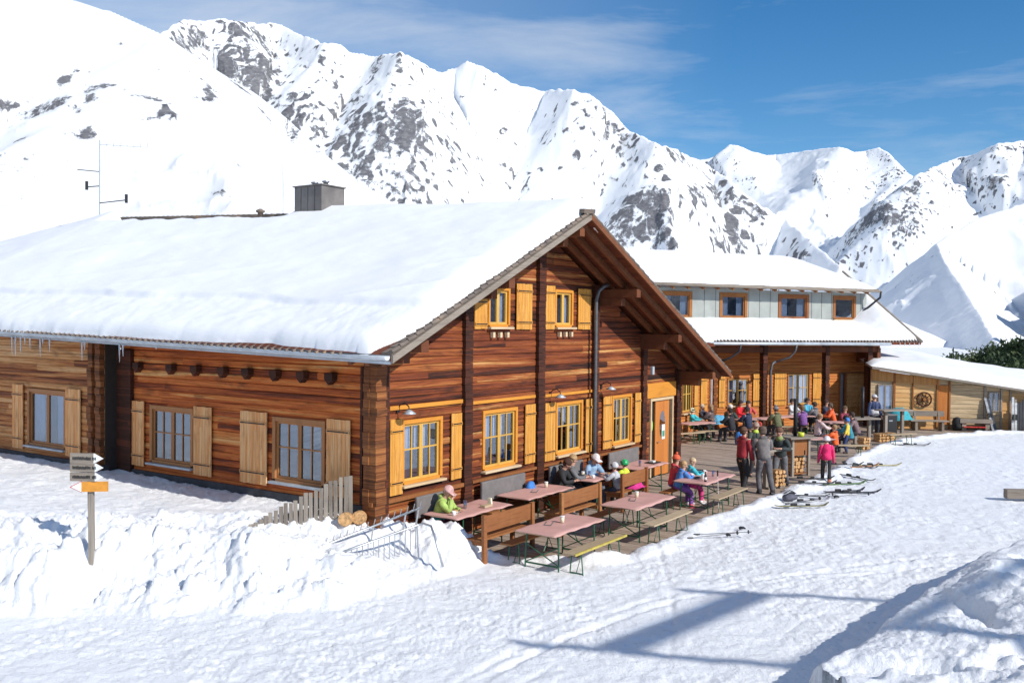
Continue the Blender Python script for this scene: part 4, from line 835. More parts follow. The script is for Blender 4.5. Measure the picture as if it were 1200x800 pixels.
mb = MB(); a0, a1 = Hx(1020), Hx(1100); mb.add([HF.P(a0, .04, hz(a0)), HF.P(a1, .04, hz(a1)), HF.P(a1, .04, hz(a1)-.26), HF.P(a0, .04, hz(a0)-.5), HF.P(a0, .08, hz(a0)), HF.P(a1, .08, hz(a1)), HF.P(a1, .08, hz(a1)-.26), HF.P(a0, .08, hz(a0)-.5)], [(0, 1, 2, 3), (7, 6, 5, 4), (0, 4, 5, 1), (1, 5, 6, 2), (2, 6, 7, 3), (3, 7, 4, 0)]); mb.build('header_board', M['b2door'], hut)
for px, ww in ((1047, .10), (1069, .05), (1097.5, .08), (1112, .07), (1153.5, .10), (1172.5, .07), (1183, .06)):
    a = Hx(px); mb = MB(); mb.box(a-ww/2, a+ww/2, .0, .09, -.2, hz(a)-.02, HF); mb.build('stud', M['casing'] if px < 1115 else M['weathh'], hut)
a0, a1 = Hx(1098.5), Hx(1111); mb = MB(); mb.box(a0, a1, .0, .05, .22, 1.98, HF); mb.build('door', M['hutorange'], hut)
for p0, p1, y0, y1, lab in ((1028, 1045, 450, 482, ''), (1157.5, 1170.5, 459, 482, '')):
    a0, a1 = Hx(p0), Hx(p1); zt, zb = HF.fit(p0, y0)[1], HF.fit(p0, y1)[1]; mb = MB(); fw_ = .05
    mb.box(a0, a0+fw_, 0, .07, zb, zt, HF); mb.box(a1-fw_, a1, 0, .07, zb, zt, HF); mb.box(a0+fw_, a1-fw_, 0, .07, zt-fw_, zt, HF); mb.box(a0+fw_, a1-fw_, 0, .07, zb, zb+fw_, HF); mb.box((a0+a1)/2-.03, (a0+a1)/2+.03, 0, .065, zb+fw_, zt-fw_, HF); wd = mb.build('window', M['weathh'], hut)
    mb = MB(); mb.box(a0+fw_, a1-fw_, .002, .02, zb+fw_, zt-fw_, HF); mb.build('backing', M['interior'] if p0 > 1100 else M['curtain'], wd)
    mb = MB(); mb.add([HF.P(a0, .03, zb), HF.P(a1, .03, zb), HF.P(a1, .03, zt), HF.P(a0, .03, zt)], [(0, 1, 2, 3)]); mb.build('pane', M['glass'], wd, fix=False)
# hut roof, rising to the back, deep snow
a0, a1 = Hx(1018), Hx(1240)+1.5
mb = MB(); P = []
for a, q in ((a0, 0), (a1, 1)):
    P += [HF.P(a, .45, hz(a)+.02), HF.P(a, .45, hz(a)+.12), HF.P(a, -5, hz(a)+.75), HF.P(a, -5, hz(a)+.6)]
mb.add(P, [(0, 1, 2, 3), (7, 6, 5, 4), (0, 4, 5, 1), (1, 5, 6, 2), (2, 6, 7, 3), (3, 7, 4, 0)]); hrf = mb.build('roof', M['weathh'], hut)
uu = np.linspace(a0, a1, 200); bb = np.linspace(.45, -5, 80); U, B_ = np.meshgrid(uu, bb)
zz = hz0+(hz1-hz0)*U/Hx(1198)+.12+(.45-B_)*.115; zz = zz+.34*(1-np.exp(-np.clip(.43-B_-.25*np.exp(-((U-1.2)/2.2)**2), 0, None)/.16))*(1-np.exp(-np.clip(U-a0, 0, None)/.4))*(1+.3*fbm(U*.45, B_*.5, 3, 960)+.35*np.exp(-((U-3.2)/1.5)**2))
Xw = HO.x+hu.x*U+hv.x*B_; Yw = HO.y+hu.y*U+hv.y*B_; o_ = grid_mesh('roof_snow', Xw, Yw, zz, M['roofsnow']); o_.parent = hrf
# wagon wheel on the wall
wa_, wz_ = HF.fit(1082, 467.5); wc = HF.P(wa_, .12, wz_)
whl = thing('wagon_wheel', 'old dark wooden wagon wheel hung on the pale plank wall of the hut', 'wheel', wc, atan2(hu.y, hu.x))
R_ = .31; mb = MB(); pts = [(R_*cos(2*pi*j/28), 0, R_*sin(2*pi*j/28)) for j in range(29)]; mb.tube(pts, .035, 6); mb.build('rim', M['darkpost'], whl, smooth=True)
for j in range(10): mb = MB(); mb.tube([(.05*cos(2*pi*j/10), 0, .05*sin(2*pi*j/10)), (R_*cos(2*pi*j/10), 0, R_*sin(2*pi*j/10))], .018, 6); mb.build('spoke', M['darkpost'], whl)
mb = MB(); mb.tube([(0, -.08, 0), (0, .08, 0)], .07, 12); mb.build('hub', M['casing'], whl)

# ------------------------------------------------------------------ deck
mb = MB(); wdt = .142; t = .1
DK = Fr((0, 0, 0), (1, 0, 0), (0, -1, 0))
while t < 37:
    e = float(edge_o(np.array(t)))+.5; o = -6.0 if t > 14.2 else -.0; segs = []
    x = o-(random.uniform(0, 3) if o < 0 else 0)
    while x < e:
        x2 = min(x+random.uniform(2.5, 4.2), e); mb.box(t+.004, t+wdt-.004, max(x, o)+.003, x2-.003, -.035, random.uniform(-.003, .004), DK); x = x2
    t += wdt
dk = mb.build('terrace_deck', M['deck']); dk.location = HC; dk.rotation_euler = (0, 0, HROT); tag(dk, kind='structure')
#PART2

# ------------------------------------------------------------------ people
def ik(a, c, l1, l2, bend):
    a = Vector(a); c = Vector(c); d = c-a; L_ = min(d.length, (l1+l2)*.995); dn = d.normalized(); c = a+dn*L_
    x = (l1*l1-l2*l2+L_*L_)/(2*L_); h = sqrt(max(l1*l1-x*x, 0)); b = Vector(bend); b = (b-dn*b.dot(dn))
    b = b.normalized() if b.length > 1e-4 else Vector((0, 0, 1)); return a+dn*x+b*h, c
def loft(mb, pts, rad, side, k=12):
    """elliptical rings: rad = (half width along side, half depth)"""
    pts = [Vector(p) for p in pts]; vs = []; fs = []
    for i, p in enumerate(pts):
        d = (pts[min(i+1, len(pts)-1)]-pts[max(i-1, 0)]).normalized(); s_ = Vector(side); s_ = (s_-d*s_.dot(d)).normalized(); f_ = d.cross(s_)
        rw, rd = rad[i] if isinstance(rad[i], tuple) else (rad[i], rad[i])
        vs += [p+s_*(rw*cos(2*pi*j/k))+f_*(rd*sin(2*pi*j/k)) for j in range(k)]
    for i in range(len(pts)-1):
        for j in range(k): fs.append((i*k+j, i*k+(j+1) % k, (i+1)*k+(j+1) % k, (i+1)*k+j))
    fs.append(tuple(reversed(range(k)))); fs.append(tuple((len(pts)-1)*k+j for j in range(k))); mb.add(vs, fs); return mb
def sub(o, lv=1):
    s_ = o.modifiers.new('subsurf', 'SUBSURF'); s_.levels = lv; s_.render_levels = lv; return o
def person(label, pos, yaw, pose='stand', H=1.74, jacket=(.1, .1, .1), trousers=(.03, .03, .035), hair=(.06, .035, .02), boots=(.05, .05, .055), head='hair', hatc=None, lean=0., look=0., arms='down', long=False, group=None, jacket2=None, extra=None, gloves=None, tilt=.0, seat=.46, legs=None, collar=None):
    o = thing('person', label, 'person', pos, yaw, group)
    h = H; sit = pose == 'sit'
    pel = Vector((0, 0, seat+.085*h/1.74 if sit else .525*h-(.02*h if lean > .3 else 0)))
    sd = Vector((sin(lean), 0, cos(lean)))
    waist = pel+sd*.10*h; chest = pel+sd*.215*h; sh = pel+sd*.285*h; neck = sh+(sd+Vector((.25, 0, 0))*lean).normalized()*.035*h
    hd = (sd*.6+Vector((sin(tilt)*.9, 0, .5))).normalized(); hc = neck+hd*.082*h
    fwd = Vector((cos(look), sin(look), -.0)); fwd = (fwd-hd*fwd.dot(hd)).normalized(); sidev = hd.cross(fwd)
    leg_e = []; arm_e = []
    for s_ in (1, -1):
        hip = pel+Vector((0, s_*.055*h, -.01*h))
        if sit: foot = Vector((.40*h/1.74*1.0+.05*s_*(.3), s_*.09*h, .055*h)); knee = Vector((.245*h, s_*.095*h, pel.z+.02)); foot.x = .25*h+.03*s_; knee, foot = ik(hip, foot, .245*h, .245*h, (1, 0, .9))
        else:
            fx, fy = (legs or {}).get(s_, (.02*s_, .075*h)); foot = Vector((fx, s_*fy, .045*h)); knee, foot = ik(hip, foot, .245*h, .245*h, (1, 0, 0))
        leg_e.append((hip, knee, foot))
        shd = sh+Vector((0, s_*.105*h, -.012*h))
        mode = arms[0 if s_ > 0 else 1] if isinstance(arms, (tuple, list)) else arms
        if mode == 'down': hnd = shd+Vector((.05*h, s_*.05*h, -.31*h)); bd = (-1, s_*.5, 0)
        elif mode == 'table': hnd = Vector((pel.x+.26*h+.05*lean, s_*.06*h, max(.80, 0) if sit else 1.15)); bd = (-.2, s_, -.8)
        elif mode == 'face': hnd = hc+fwd*.075*h+Vector((0, s_*.04*h, -.05*h)); bd = (0, s_*.6, -1)
        elif mode == 'lap': hnd = pel+Vector((.16*h, s_*.05*h, .07*h)); bd = (-.4, s_, -.3)
        elif mode == 'out': hnd = shd+Vector((.12*h, s_*.17*h, -.24*h)); bd = (-1, s_*.5, -.2)
        elif mode == 'fwd': hnd = shd+Vector((.27*h, -s_*.02*h, -.12*h)); bd = (-.2, s_*.6, -1)
        elb, hnd = ik(shd, hnd, .165*h, .15*h, bd); arm_e.append((shd, elb, hnd, s_))
    # ---- body: one continuous skinned surface with face and fingers
    V = []; E_ = []; Rr_ = []
    def av(p, r, par=None):
        V.append(tuple(p)); Rr_.append(r); i = len(V)-1
        if par is not None: E_.append((par, i))
        return i
    ip = av(pel, .075*h); iw = av(waist, .062*h, ip); ic = av(chest, .070*h, iw); inn = av(neck-hd*.01*h, .030*h, ic)
    ij = av(hc-hd*.026*h+fwd*.012*h, .040*h, inn); ih = av(hc+hd*.008*h, .050*h, ij); av(hc+hd*.042*h-fwd*.004*h, .036*h, ih)
    av(hc+fwd*.064*h-hd*.008*h, .009*h, ih)                       # nose
    for q in (1, -1): av(hc+sidev*(.052*h*q)-hd*.006*h, .010*h, ih)   # ears
    for (hp, kn, ft) in leg_e:
        a = av(hp, .055*h, ip); b_ = av(kn, .034*h, a); c_ = av(ft, .024*h, b_); av(ft+Vector((.07*h, 0, -.02*h)), .022*h, c_)
    for (s1, el, hn, q) in arm_e:
        a = av(s1, .032*h, ic); b_ = av(el, .023*h, a); c_ = av(hn, .015*h, b_)
        d = (hn-el).normalized(); sv = d.cross(Vector((0, 0, 1))); sv = sv.normalized() if sv.length > .1 else Vector((0, 1, 0)); dn_ = Vector((0, 0, -1)) if abs(d.z) < .8 else Vector((1, 0, 0))
        pm = av(hn+d*.030*h, .017*h, c_)
        for j, (of, ln) in enumerate(((-.017, .036), (-.006, .043), (.006, .040), (.017, .031))):
            k1 = av(hn+d*(.048+ln*.45)*h+sv*of*h+dn_*.002*h, .0052*h, pm); av(hn+d*(.048+ln)*h+sv*of*1.1*h+dn_*.012*h, .0042*h, k1)
        tb = av(hn+d*.030*h-sv*.026*h*q, .0060*h, pm); av(hn+d*.050*h-sv*.034*h*q+dn_*.006*h, .0050*h, tb)
    me = bpy.data.meshes.new('body'); me.from_pydata(V, E_, []); bo = link('body', me, M['skin'], o)
    sk = bo.modifiers.new('skin', 'SKIN'); sk.use_smooth_shade = True
    for i, r in enumerate(Rr_): me.skin_vertices[0].data[i].radius = (r, r)
    me.skin_vertices[0].data[0].use_root = True; sub(bo, 1)
    # ---- clothes
    sdv = (0, 1, 0); mb = MB()
    loft(mb, [pel-sd*.035*h, pel+sd*.03*h, waist, chest, sh-sd*.02*h, sh+sd*.012*h, neck+sd*.004*h], [(.098*h, .078*h), (.102*h, .082*h), (.095*h, .075*h), (.112*h, .082*h), (.108*h, .070*h), (.070*h, .052*h), (.040*h, .038*h)], sdv, 14)
    for (s1, el, hn, q) in arm_e:
        loft(mb, [s1-Vector((0, q*.035*h, -.002)), s1+(el-s1)*.12, s1+(el-s1)*.6, el, el+(hn-el)*.4, hn-(hn-el)*.03, hn], [.046*h, .050*h, .042*h, .040*h, .036*h, .030*h, .022*h], Vector((0, 1, 0)) if abs((el-s1).normalized().y) < .8 else Vector((1, 0, 0)), 10)
    jk = mb.build('jacket', cloth(jacket), o, smooth=True); sub(jk)
    if head != 'helmet' or H > 1.6:
        mb = MB(); hb = neck-fwd*.045*h-hd*.012*h; loft(mb, [hb+hd*.028*h, hb+hd*.012*h, hb-hd*.012*h, hb-hd*.03*h], [(.035*h, .018*h), (.062*h, .034*h), (.060*h, .032*h), (.03*h, .015*h)], sidev, 10); mb.build('hood', cloth(tuple(c*.75 for c in jacket)), jk, smooth=True)
    if not sit or lean < .2:
        mb = MB(); mb.tube([pel+Vector((.083*h, 0, .02*h)), waist+Vector((.080*h, 0, 0)), chest+Vector((.086*h, 0, 0)), sh+Vector((.062*h, 0, 0))], .004*h, 5); mb.build('zip', M['black'], jk)
    if jacket2:
        mb = MB(); loft(mb, [pel-sd*.03*h, pel+sd*.03*h, waist+sd*.02*h], [(.104*h, .084*h), (.107*h, .087*h), (.101*h, .081*h)], sdv, 14); mb.build('jacket_band', cloth(jacket2), jk, smooth=True)
    if collar:
        mb = MB(); loft(mb, [sh+sd*.0*h, neck, neck+hd*.022*h], [(.072*h, .062*h), (.052*h, .050*h), (.045*h, .044*h)], sdv, 12); mb.build('scarf', cloth(collar), o, smooth=True)
    mb = MB(); loft(mb, [pel+sd*.045*h, pel-sd*.0*h, pel-Vector((0, 0, .045*h))], [(.092*h, .072*h), (.099*h, .078*h), (.085*h, .068*h)], sdv, 14)
    for (hp, kn, ft) in leg_e:
        loft(mb, [hp+Vector((0, 0, .02*h)), hp+(kn-hp)*.3, kn-(kn-hp)*.08, kn+(ft-kn)*.08, kn+(ft-kn)*.55, ft+Vector((0, 0, .03*h)), ft], [.062*h, .062*h, .048*h, .047*h, .043*h, .042*h, .034*h], (0, 1, 0), 10)
    sub(mb.build('trousers', cloth(trousers), o, smooth=True))
    for (hp, kn, ft) in leg_e:
        mb = MB(); f0 = Vector((ft.x, ft.y, 0)); loft(mb, [ft+Vector((0, 0, .035*h)), ft, f0+Vector((0, 0, .028*h))], [.036*h, .038*h, .036*h], (0, 1, 0), 10)
        loft(mb, [f0+Vector((-.035*h, 0, .018*h)), f0+Vector((0, 0, .024*h)), f0+Vector((.06*h, 0, .020*h)), f0+Vector((.095*h, 0, .016*h))], [(.024*h, .018*h), (.031*h, .024*h), (.030*h, .020*h), (.018*h, .012*h)], (0, 1, 0), 10)
        mb.build('boot', cloth(boots, .5), o, smooth=True)
    if gloves:
        for (s1, el, hn, q) in arm_e:
            d = (hn-el).normalized(); mb = MB(); loft(mb, [hn-d*.02*h, hn+d*.02*h, hn+d*.06*h, hn+d*.092*h], [(.024*h, .022*h), (.030*h, .022*h), (.028*h, .018*h), (.010*h, .010*h)], Vector((0, 1, 0)) if abs(d.y) < .8 else Vector((1, 0, 0)), 10); mb.build('glove', cloth(gloves), o, smooth=True)
    # ---- head
    ax = (fwd, sidev, hd)
    for q in (1, -1): mb = MB(); mb.lathe([(.001, -.008*h), (.006*h, -.003*h), (.006*h, .003*h), (.001, .008*h)], hc+fwd*.0465*h+sidev*(.018*h*q)+hd*.006*h, 6, ax=ax); mb.build('eye', M['black'], o)
    mb = MB(); mb.tube([hc+fwd*.050*h-hd*.028*h+sidev*(.014*h*q) for q in (-1, 0, 1)], .003*h, 5); mb.build('mouth', cloth((.35, .10, .08)), o)
    R0 = .062*h
    if head in ('helmet', 'hat', 'hair', 'cap'):
        rr = {'helmet': 1.22, 'hat': 1.10, 'hair': 1.04, 'cap': 1.06}[head]; c = hc+hd*.010*h-fwd*(.008*h if head == 'hair' else .004*h)
        prof = [(R0*rr*cos(a), R0*rr*1.08*sin(a)) for a in np.linspace(-.05 if head != 'helmet' else -.3, 1.5, 8)]
        if head == 'hair': c = hc+hd*.014*h-fwd*.012*h
        mb = MB(); mb.lathe(prof, c, 14, ax=ax)
        if head == 'hair':
            loft(mb, [c+hd*.01*h-fwd*.01*h, c-hd*.03*h-fwd*.016*h, c-hd*(.10 if long else .05)*h-fwd*.026*h, c-hd*(.16 if long else .055)*h-fwd*.03*h], [(.058*h, .050*h), (.056*h, .042*h), (.045*h, .026*h), (.02*h, .014*h)], sidev, 12)
        if head == 'hat': mb.lathe([(.002, .0), (.02*h, .012*h), (.02*h, .03*h), (.002, .042*h)], c+hd*R0*1.1, 8, ax=ax)
        if head == 'cap': mb.box(.0, R0*1.75, -R0*.8, R0*.8, .0, .012, Fr(c, fwd, sidev)) if abs(hd.z) > .0 else None
        nm = 'hair' if head == 'hair' else ('helmet' if head == 'helmet' else 'hat')
        ho = mb.build(nm, cloth(hair if head == 'hair' else hatc, .35 if head == 'helmet' else .85), o, smooth=True)
        if head != 'hair':
            mb = MB(); loft(mb, [c+hd*.0*h-fwd*.02*h, c-hd*.04*h-fwd*.02*h, c-hd*(.12 if long else .055)*h-fwd*.026*h], [(.054*h, .042*h), (.050*h, .036*h), (.03*h, .02*h)], sidev, 10); mb.build('hair', cloth(hair), o, smooth=True)
        if head == 'helmet':
            mb = MB(); k = 9; vs = []
            for j in range(k):
                a = -1.1+2.2*j/(k-1); dd = fwd*cos(a)+sidev*sin(a)
                for zz in (.012, .046): vs.append(c+dd*R0*1.28+hd*zz*h)
            mb.add(vs, [(2*j, 2*j+2, 2*j+3, 2*j+1) for j in range(k-1)]); g_ = mb.build('goggles', M['black'], o, fix=False); s_ = g_.modifiers.new('thick', 'SOLIDIFY'); s_.thickness = .012
    return o
def yaw_of(v): return atan2(v.y, v.x)
YN = yaw_of(n); YW = yaw_of(-n); YG = yaw_of(g)

# ------------------------------------------------------------------ terrace furniture
def beer_table(label, p, yaw, Ln=1.95, Wd=.92, group='pink-topped beer tables', seed=0, hgt=.77):
    rnd = random.Random(seed); o = thing('beer_table', label, 'table', p, yaw, group)
    nx_, ny_ = 30, 14; vs = []; fs = []
    # oilcloth: top plus a short drape, slightly wavy
    for j in range(ny_+1):
        for i in range(nx_+1):
            u = i/nx_*2-1; v = j/ny_*2-1; x = u*(Ln/2); y = v*(Wd/2); e = max(abs(u)-.985, 0)/.015; e2 = max(abs(v)-.95, 0)/.05
            z = hgt+.003*sin(x*7+seed)+.002*sin(y*11+x*3)-.022*min(1, max(e, e2))*(1+.35*sin(x*13+seed)+.3*sin(y*9+seed)); vs.append((x+.008*sin(y*6+seed), y+.010*sin(x*5+seed*2), z))
    for j in range(ny_):
        for i in range(nx_): a = j*(nx_+1)+i; fs.append((a, a+1, a+nx_+2, a+nx_+1))
    me = MB(); me.add(vs, fs); cl = me.build('tablecloth', M['pink'], o, smooth=True, fix=False); s_ = cl.modifiers.new('t', 'SOLIDIFY'); s_.thickness = .003
    mb = MB(); mb.box(-Ln/2+.03, Ln/2-.03, -Wd/2+.04, Wd/2-.04, hgt-.045, hgt-.012); mb.build('tabletop', M['plank'], o, .004)
    for sx in (-1, 1):
        x = sx*(Ln/2-.32)
        mb = MB()
        for sy in (-1, 1): mb.tube([(x, sy*Wd*.38, hgt-.045), (x+sx*.02, sy*Wd*.40, .0)], .017, 6)
        mb.bar((x, -Wd*.39, .12), (x, Wd*.39, .12), .02, .03); mb.bar((x, -Wd*.38, hgt-.06), (x, Wd*.38, hgt-.06), .03, .03); mb.bar((x, -Wd*.38, hgt-.3), (x, Wd*.38, .14), .012, .02); mb.bar((x, Wd*.38, hgt-.3), (x, -Wd*.38, .14), .012, .02)
        lg = mb.build('leg', M['green'], o)
        mb = MB(); mb.tube([(x, 0, .30), (x-sx*.30, 0, hgt-.06)], .010, 5); mb.build('stay', M['green'], lg)
    return o
def beer_bench(label, p, yaw, Ln=1.95, Wd=.27, top=None, group='backless beer benches', edge=False):
    o = thing('beer_bench', label, 'bench', p, yaw, group); h_ = .46
    mb = MB(); mb.box(-Ln/2, Ln/2, -Wd/2, Wd/2, h_-.03, h_); st = mb.build('seat', top or M['plank'], o, .005)
    if edge: mb = MB(); mb.box(-Ln/2-.001, Ln/2+.001, -Wd/2-.006, -Wd/2-.001, h_-.036, h_+.001); mb.box(-Ln/2, Ln/2, -Wd/2-.003, -Wd/2+.025, h_+.001, h_+.004); mb.build('edge_strip', M['yellow'], st)
    for sx in (-1, 1):
        x = sx*(Ln/2-.28); mb = MB()
        for sy in (-1, 1): mb.tube([(x, sy*Wd*.36, h_-.03), (x, sy*Wd*.52, .0)], .013, 6)
        mb.bar((x, -Wd*.5, .05), (x, Wd*.5, .05), .015, .02); mb.bar((x, -Wd*.38, h_-.05), (x, Wd*.38, h_-.05), .02, .02); mb.tube([(x, 0, .06), (x-sx*.22, 0, h_-.04)], .008, 5); mb.build('leg', M['green'], o)
    return o
def T3(t, o, z=0): p = TO(t, o, z); return p
def furn(fn, t, o, label, rot=0, **k): return fn(label, TO(t, o), HROT+rot, **k)
furn(beer_table, 2.05, .72, 'pink table below the first ground-floor gable window, with glasses and a small menu box', seed=1)
furn(beer_table, 4.6, .72, 'pink table by the grey cushion bench with the blue backpack', seed=2)
furn(beer_table, 7.25, .70, 'pink table in front of the person with the white cap', Ln=1.45, seed=3)
furn(beer_table, 9.75, .80, 'pink table nearest the house door, with a black tray on it', Ln=1.75, seed=4)
furn(beer_table, 1.92, 3.02, 'nearest pink table, beside the yellow-edged bench', seed=5)
furn(beer_table, 5.05, 3.10, 'pink table in the middle of the outer row', seed=6)
furn(beer_table, 8.85, 3.05, 'pink table where two children in bright jackets sit, beer bottle at its end', seed=7)
furn(beer_bench, 2.08, 3.70, 'yellow-edged bench at the edge of the snow', edge=True, Ln=2.0).rotation_euler.z = HROT
furn(beer_bench, 5.12, 3.78, 'pale backless bench at the snow edge beside the middle outer table')
furn(beer_bench, 8.75, 3.72, 'pale backless bench at the snow edge beside the table with the bottle')
furn(beer_bench, 2.0, 2.36, 'dark brown backless bench on the house side of the nearest table', top=M['bench'])
furn(beer_bench, 5.2, 2.42, 'dark brown backless bench behind the middle outer table', top=M['bench'])
furn(beer_bench, 8.75, 2.42, 'backless bench under the two brightly dressed children', top=M['bench'])
def back_bench(label, t0, t1, o, group='brown benches with backrests'):
    Ln = t1-t0; b = thing('backrest_bench', label, 'bench', TO((t0+t1)/2, o), HROT, group)   # local +Y towards the wall
    mb = MB(); mb.box(-Ln/2+.06, Ln/2-.06, -.02, .015, .60, .92); mb.build('backrest', M['bench'], b, .006)
    mb = MB()
    for i in range(3): mb.box(-Ln/2+.02, Ln/2-.02, .04+i*.14, .17+i*.14, .43, .465)
    mb.build('seat', M['bench'], b, .004)
    for sx in (-1, 1):
        x = sx*(Ln/2-.04); mb = MB(); mb.bar((x, -.04, 0), (x, -.02, .95), .07, .10, (1, 0, 0)); mb.build('back_leg', M['bench'], b, .005)
        mb = MB(); mb.bar((x-sx*.08, .40, 0), (x-sx*.08, .40, .43), .08, .08, (1, 0, 0)); mb.build('front_leg', M['bench'], b, .005)
        mb = MB(); mb.bar((x-sx*.06, -.02, .38), (x-sx*.06, .42, .38), .05, .08); mb.build('side_rail', M['bench'], b)
    return b
back_bench('brown backrest bench closest to the snow heap and metal racks', .92, 2.66, 1.88)
back_bench('brown backrest bench facing the table with the blue backpack', 3.84, 5.60, 1.82)
back_bench('brown backrest bench with the green-helmeted child', 6.95, 8.35, 1.66)
for i, (t0, t1, lb) in enumerate(((.95, 1.98, 'grey cushioned wall bench at the house corner by the first window'), (3.16, 4.92, 'grey cushioned wall bench with a blue backpack on it'), (5.98, 7.62, 'grey cushioned wall bench with two seated guests'), (9.0, 10.8, 'grey cushioned wall bench under the window next to the door'))):
    b = thing('wall_bench', lb, 'bench', TO((t0+t1)/2, .0), HROT, 'benches with grey cushions along the wall'); Ln = t1-t0
    mb = MB(); mb.box(-Ln/2, Ln/2, -.52, -.16, .42, .46); mb.build('seat', M['bench'], b, .005)
    mb = MB(); mb.box(-Ln/2+.02, Ln/2-.02, -.24, -.165, .66, 1.10); c_ = mb.build('back_cushion', M['cushion'], b, .025)
    for sx in (-1, 1): mb = MB(); mb.box(sx*(Ln/2-.1)-.03, sx*(Ln/2-.1)+.03, -.5, -.2, 0, .42); mb.build('leg', M['bench'], b)
# small things on the tables
def tob(name, label, cat, p, build, group=None, rz=0):
    o = thing(name, label, cat, p, rz, group); build(o); return o
def cup(o):
    mb = MB(); mb.lathe([(.038, 0), (.042, .11), (.036, .11), (.034, .01)], (0, 0, 0), 12); mb.build('holder', M['cream'], o, smooth=True); mb = MB(); mb.lathe([(.046, .108), (.048, .125), (.03, .13)], (0, 0, 0), 12); mb.build('rim', M['white'], o, smooth=True)
for (t, o_, w_) in ((2.0, 3.0, 'on the nearest pink table'), (5.25, 2.95, 'on the middle table of the outer row'), (5.1, .68, 'on the pink table by the blue backpack'), (6.95, .6, 'on the pink table of the white-capped person')):
    tob('candle_holder', 'white candle holder standing '+w_, 'candle', TO(t, o_, .776), cup, 'white holders on the tables')
def flat(o): mb = MB(); mb.box(-.16, .16, -.07, .07, 0, .008); mb.build('sheet', M['cushion'], o); mb = MB(); mb.box(-.14, .14, -.05, .05, .009, .011); mb.build('print', M['pink'], o)
for t, o_, w_ in ((1.75, 2.85, 'nearest pink table'), (4.95, 3.0, 'middle table of the outer row'), (4.5, .75, 'pink table by the backpack')): tob('menu_card', 'flat menu card lying on the '+w_, 'menu', TO(t, o_, .776), flat, 'menu cards', HROT+.4)
def mbox(o): mb = MB(); mb.box(-.14, .14, -.06, .06, 0, .05); mb.build('tray', M['plank'], o, .004); mb = MB(); mb.prism([(-.05, .05), (.05, .05), (.04, .17), (-.03, .17)], Fr((.1, 0, 0), (0, 1, 0), (1, 0, 0)), 0, .05); mb.build('card_stand', M['cream'], o)
tob('cutlery_box', 'small wooden cutlery box with cream card on the table under the first window', 'box', TO(2.35, .95, .776), mbox, rz=HROT)
def glass(o): mb = MB(); mb.lathe([(.03, 0), (.036, .15), (.034, .15), (.028, .01)], (0, 0, 0), 10); mb.build('glass', M['glass'], o, smooth=True); mb = MB(); mb.lathe([(.027, .012), (.030, .06)], (0, 0, 0), 10); mb.build('drink', M['oran'], o)
for i, (t, o_) in enumerate(((1.95, .70), (2.05, .62))): tob('drinking_glass', 'half-full glass %s on the table of the person in the neon vest' % ('nearer the menu box', 'nearer the wall')[i], 'glass', TO(t, o_, .776), glass, 'drinking glasses')
def plate(o): mb = MB(); mb.lathe([(.06, 0), (.12, .018), (.118, .022), (.05, .008)], (0, 0, 0), 18); mb.build('dish', M['white'], o, smooth=True); mb = MB(); mb.lathe([(.05, .01), (.06, .03), (.01, .05)], (0, 0, 0), 9); mb.build('food', M['firewood'], o)
for t, o_, w_ in ((1.55, .75, 'in front of the person in the neon vest'), (7.5, .55, 'on the table of the white-capped person'), (7.7, .95, 'near the green-helmeted child')): tob('plate', 'white plate with food '+w_, 'plate', TO(t, o_, .776), plate, 'plates of food')
def tray(o): mb = MB(); mb.box(-.22, .22, -.15, .15, 0, .02); mb.build('base', M['black'], o, .004); mb = MB(); mb.box(-.1, .05, -.06, .06, .021, .06); mb.build('napkins', M['white'], o)
tob('serving_tray', 'black tray with white napkins on the table nearest the door', 'tray', TO(10.2, .95, .776), tray, rz=HROT)
def bottle(o): mb = MB(); mb.lathe([(.034, 0), (.035, .14), (.015, .19), (.013, .25)], (0, 0, 0), 12); mb.build('body', M['black'], o, smooth=True); mb = MB(); mb.lathe([(.0355, .04), (.0355, .11)], (0, 0, 0), 12); mb.build('label', M['white'], o, smooth=True)
tob('beer_bottle', 'dark bottle at the snow-side end of the children\'s table', 'bottle', TO(8.15, 3.35, .776), bottle)
def jug(o): mb = MB(); mb.lathe([(.03, 0), (.05, .05), (.04, .14), (.045, .15)], (0, 0, 0), 12); mb.build('body', M['white'], o, smooth=True)
tob('white_jug', 'small white jug next to the dark bottle', 'jug', TO(8.35, 3.2, .776), jug)
def mug(o): mb = MB(); mb.lathe([(.035, 0), (.04, .09), (.037, .09), (.032, .01)], (0, 0, 0), 12); mb.build('cup', M['white'], o, smooth=True); mb = MB(); mb.tube([(.038, 0, .07), (.065, 0, .06), (.062, 0, .03), (.036, 0, .02)], .006, 5); mb.build('handle', M['white'], o)
for t, o_, w_ in ((6.85, .95, 'in front of the guest in black'), (9.2, .6, 'on the table next to the house door'), (8.6, 2.8, 'before the child in blue and purple'), (9.3, 2.85, 'before the child in turquoise and pink'), (1.25, .95, 'at the corner of the table by the snow heap')): tob('mug', 'white mug '+w_, 'mug', TO(t, o_, .776), mug, 'white mugs')
for t, o_, w_ in ((9.4, .95, 'on the table next to the house door'), (7.0, .75, 'between the guest in black and the white-capped one'), (9.0, 3.2, 'on the table of the two brightly dressed children')): tob('drinking_glass', 'filled drinking glass '+w_, 'glass', TO(t, o_, .776), glass, 'drinking glasses')
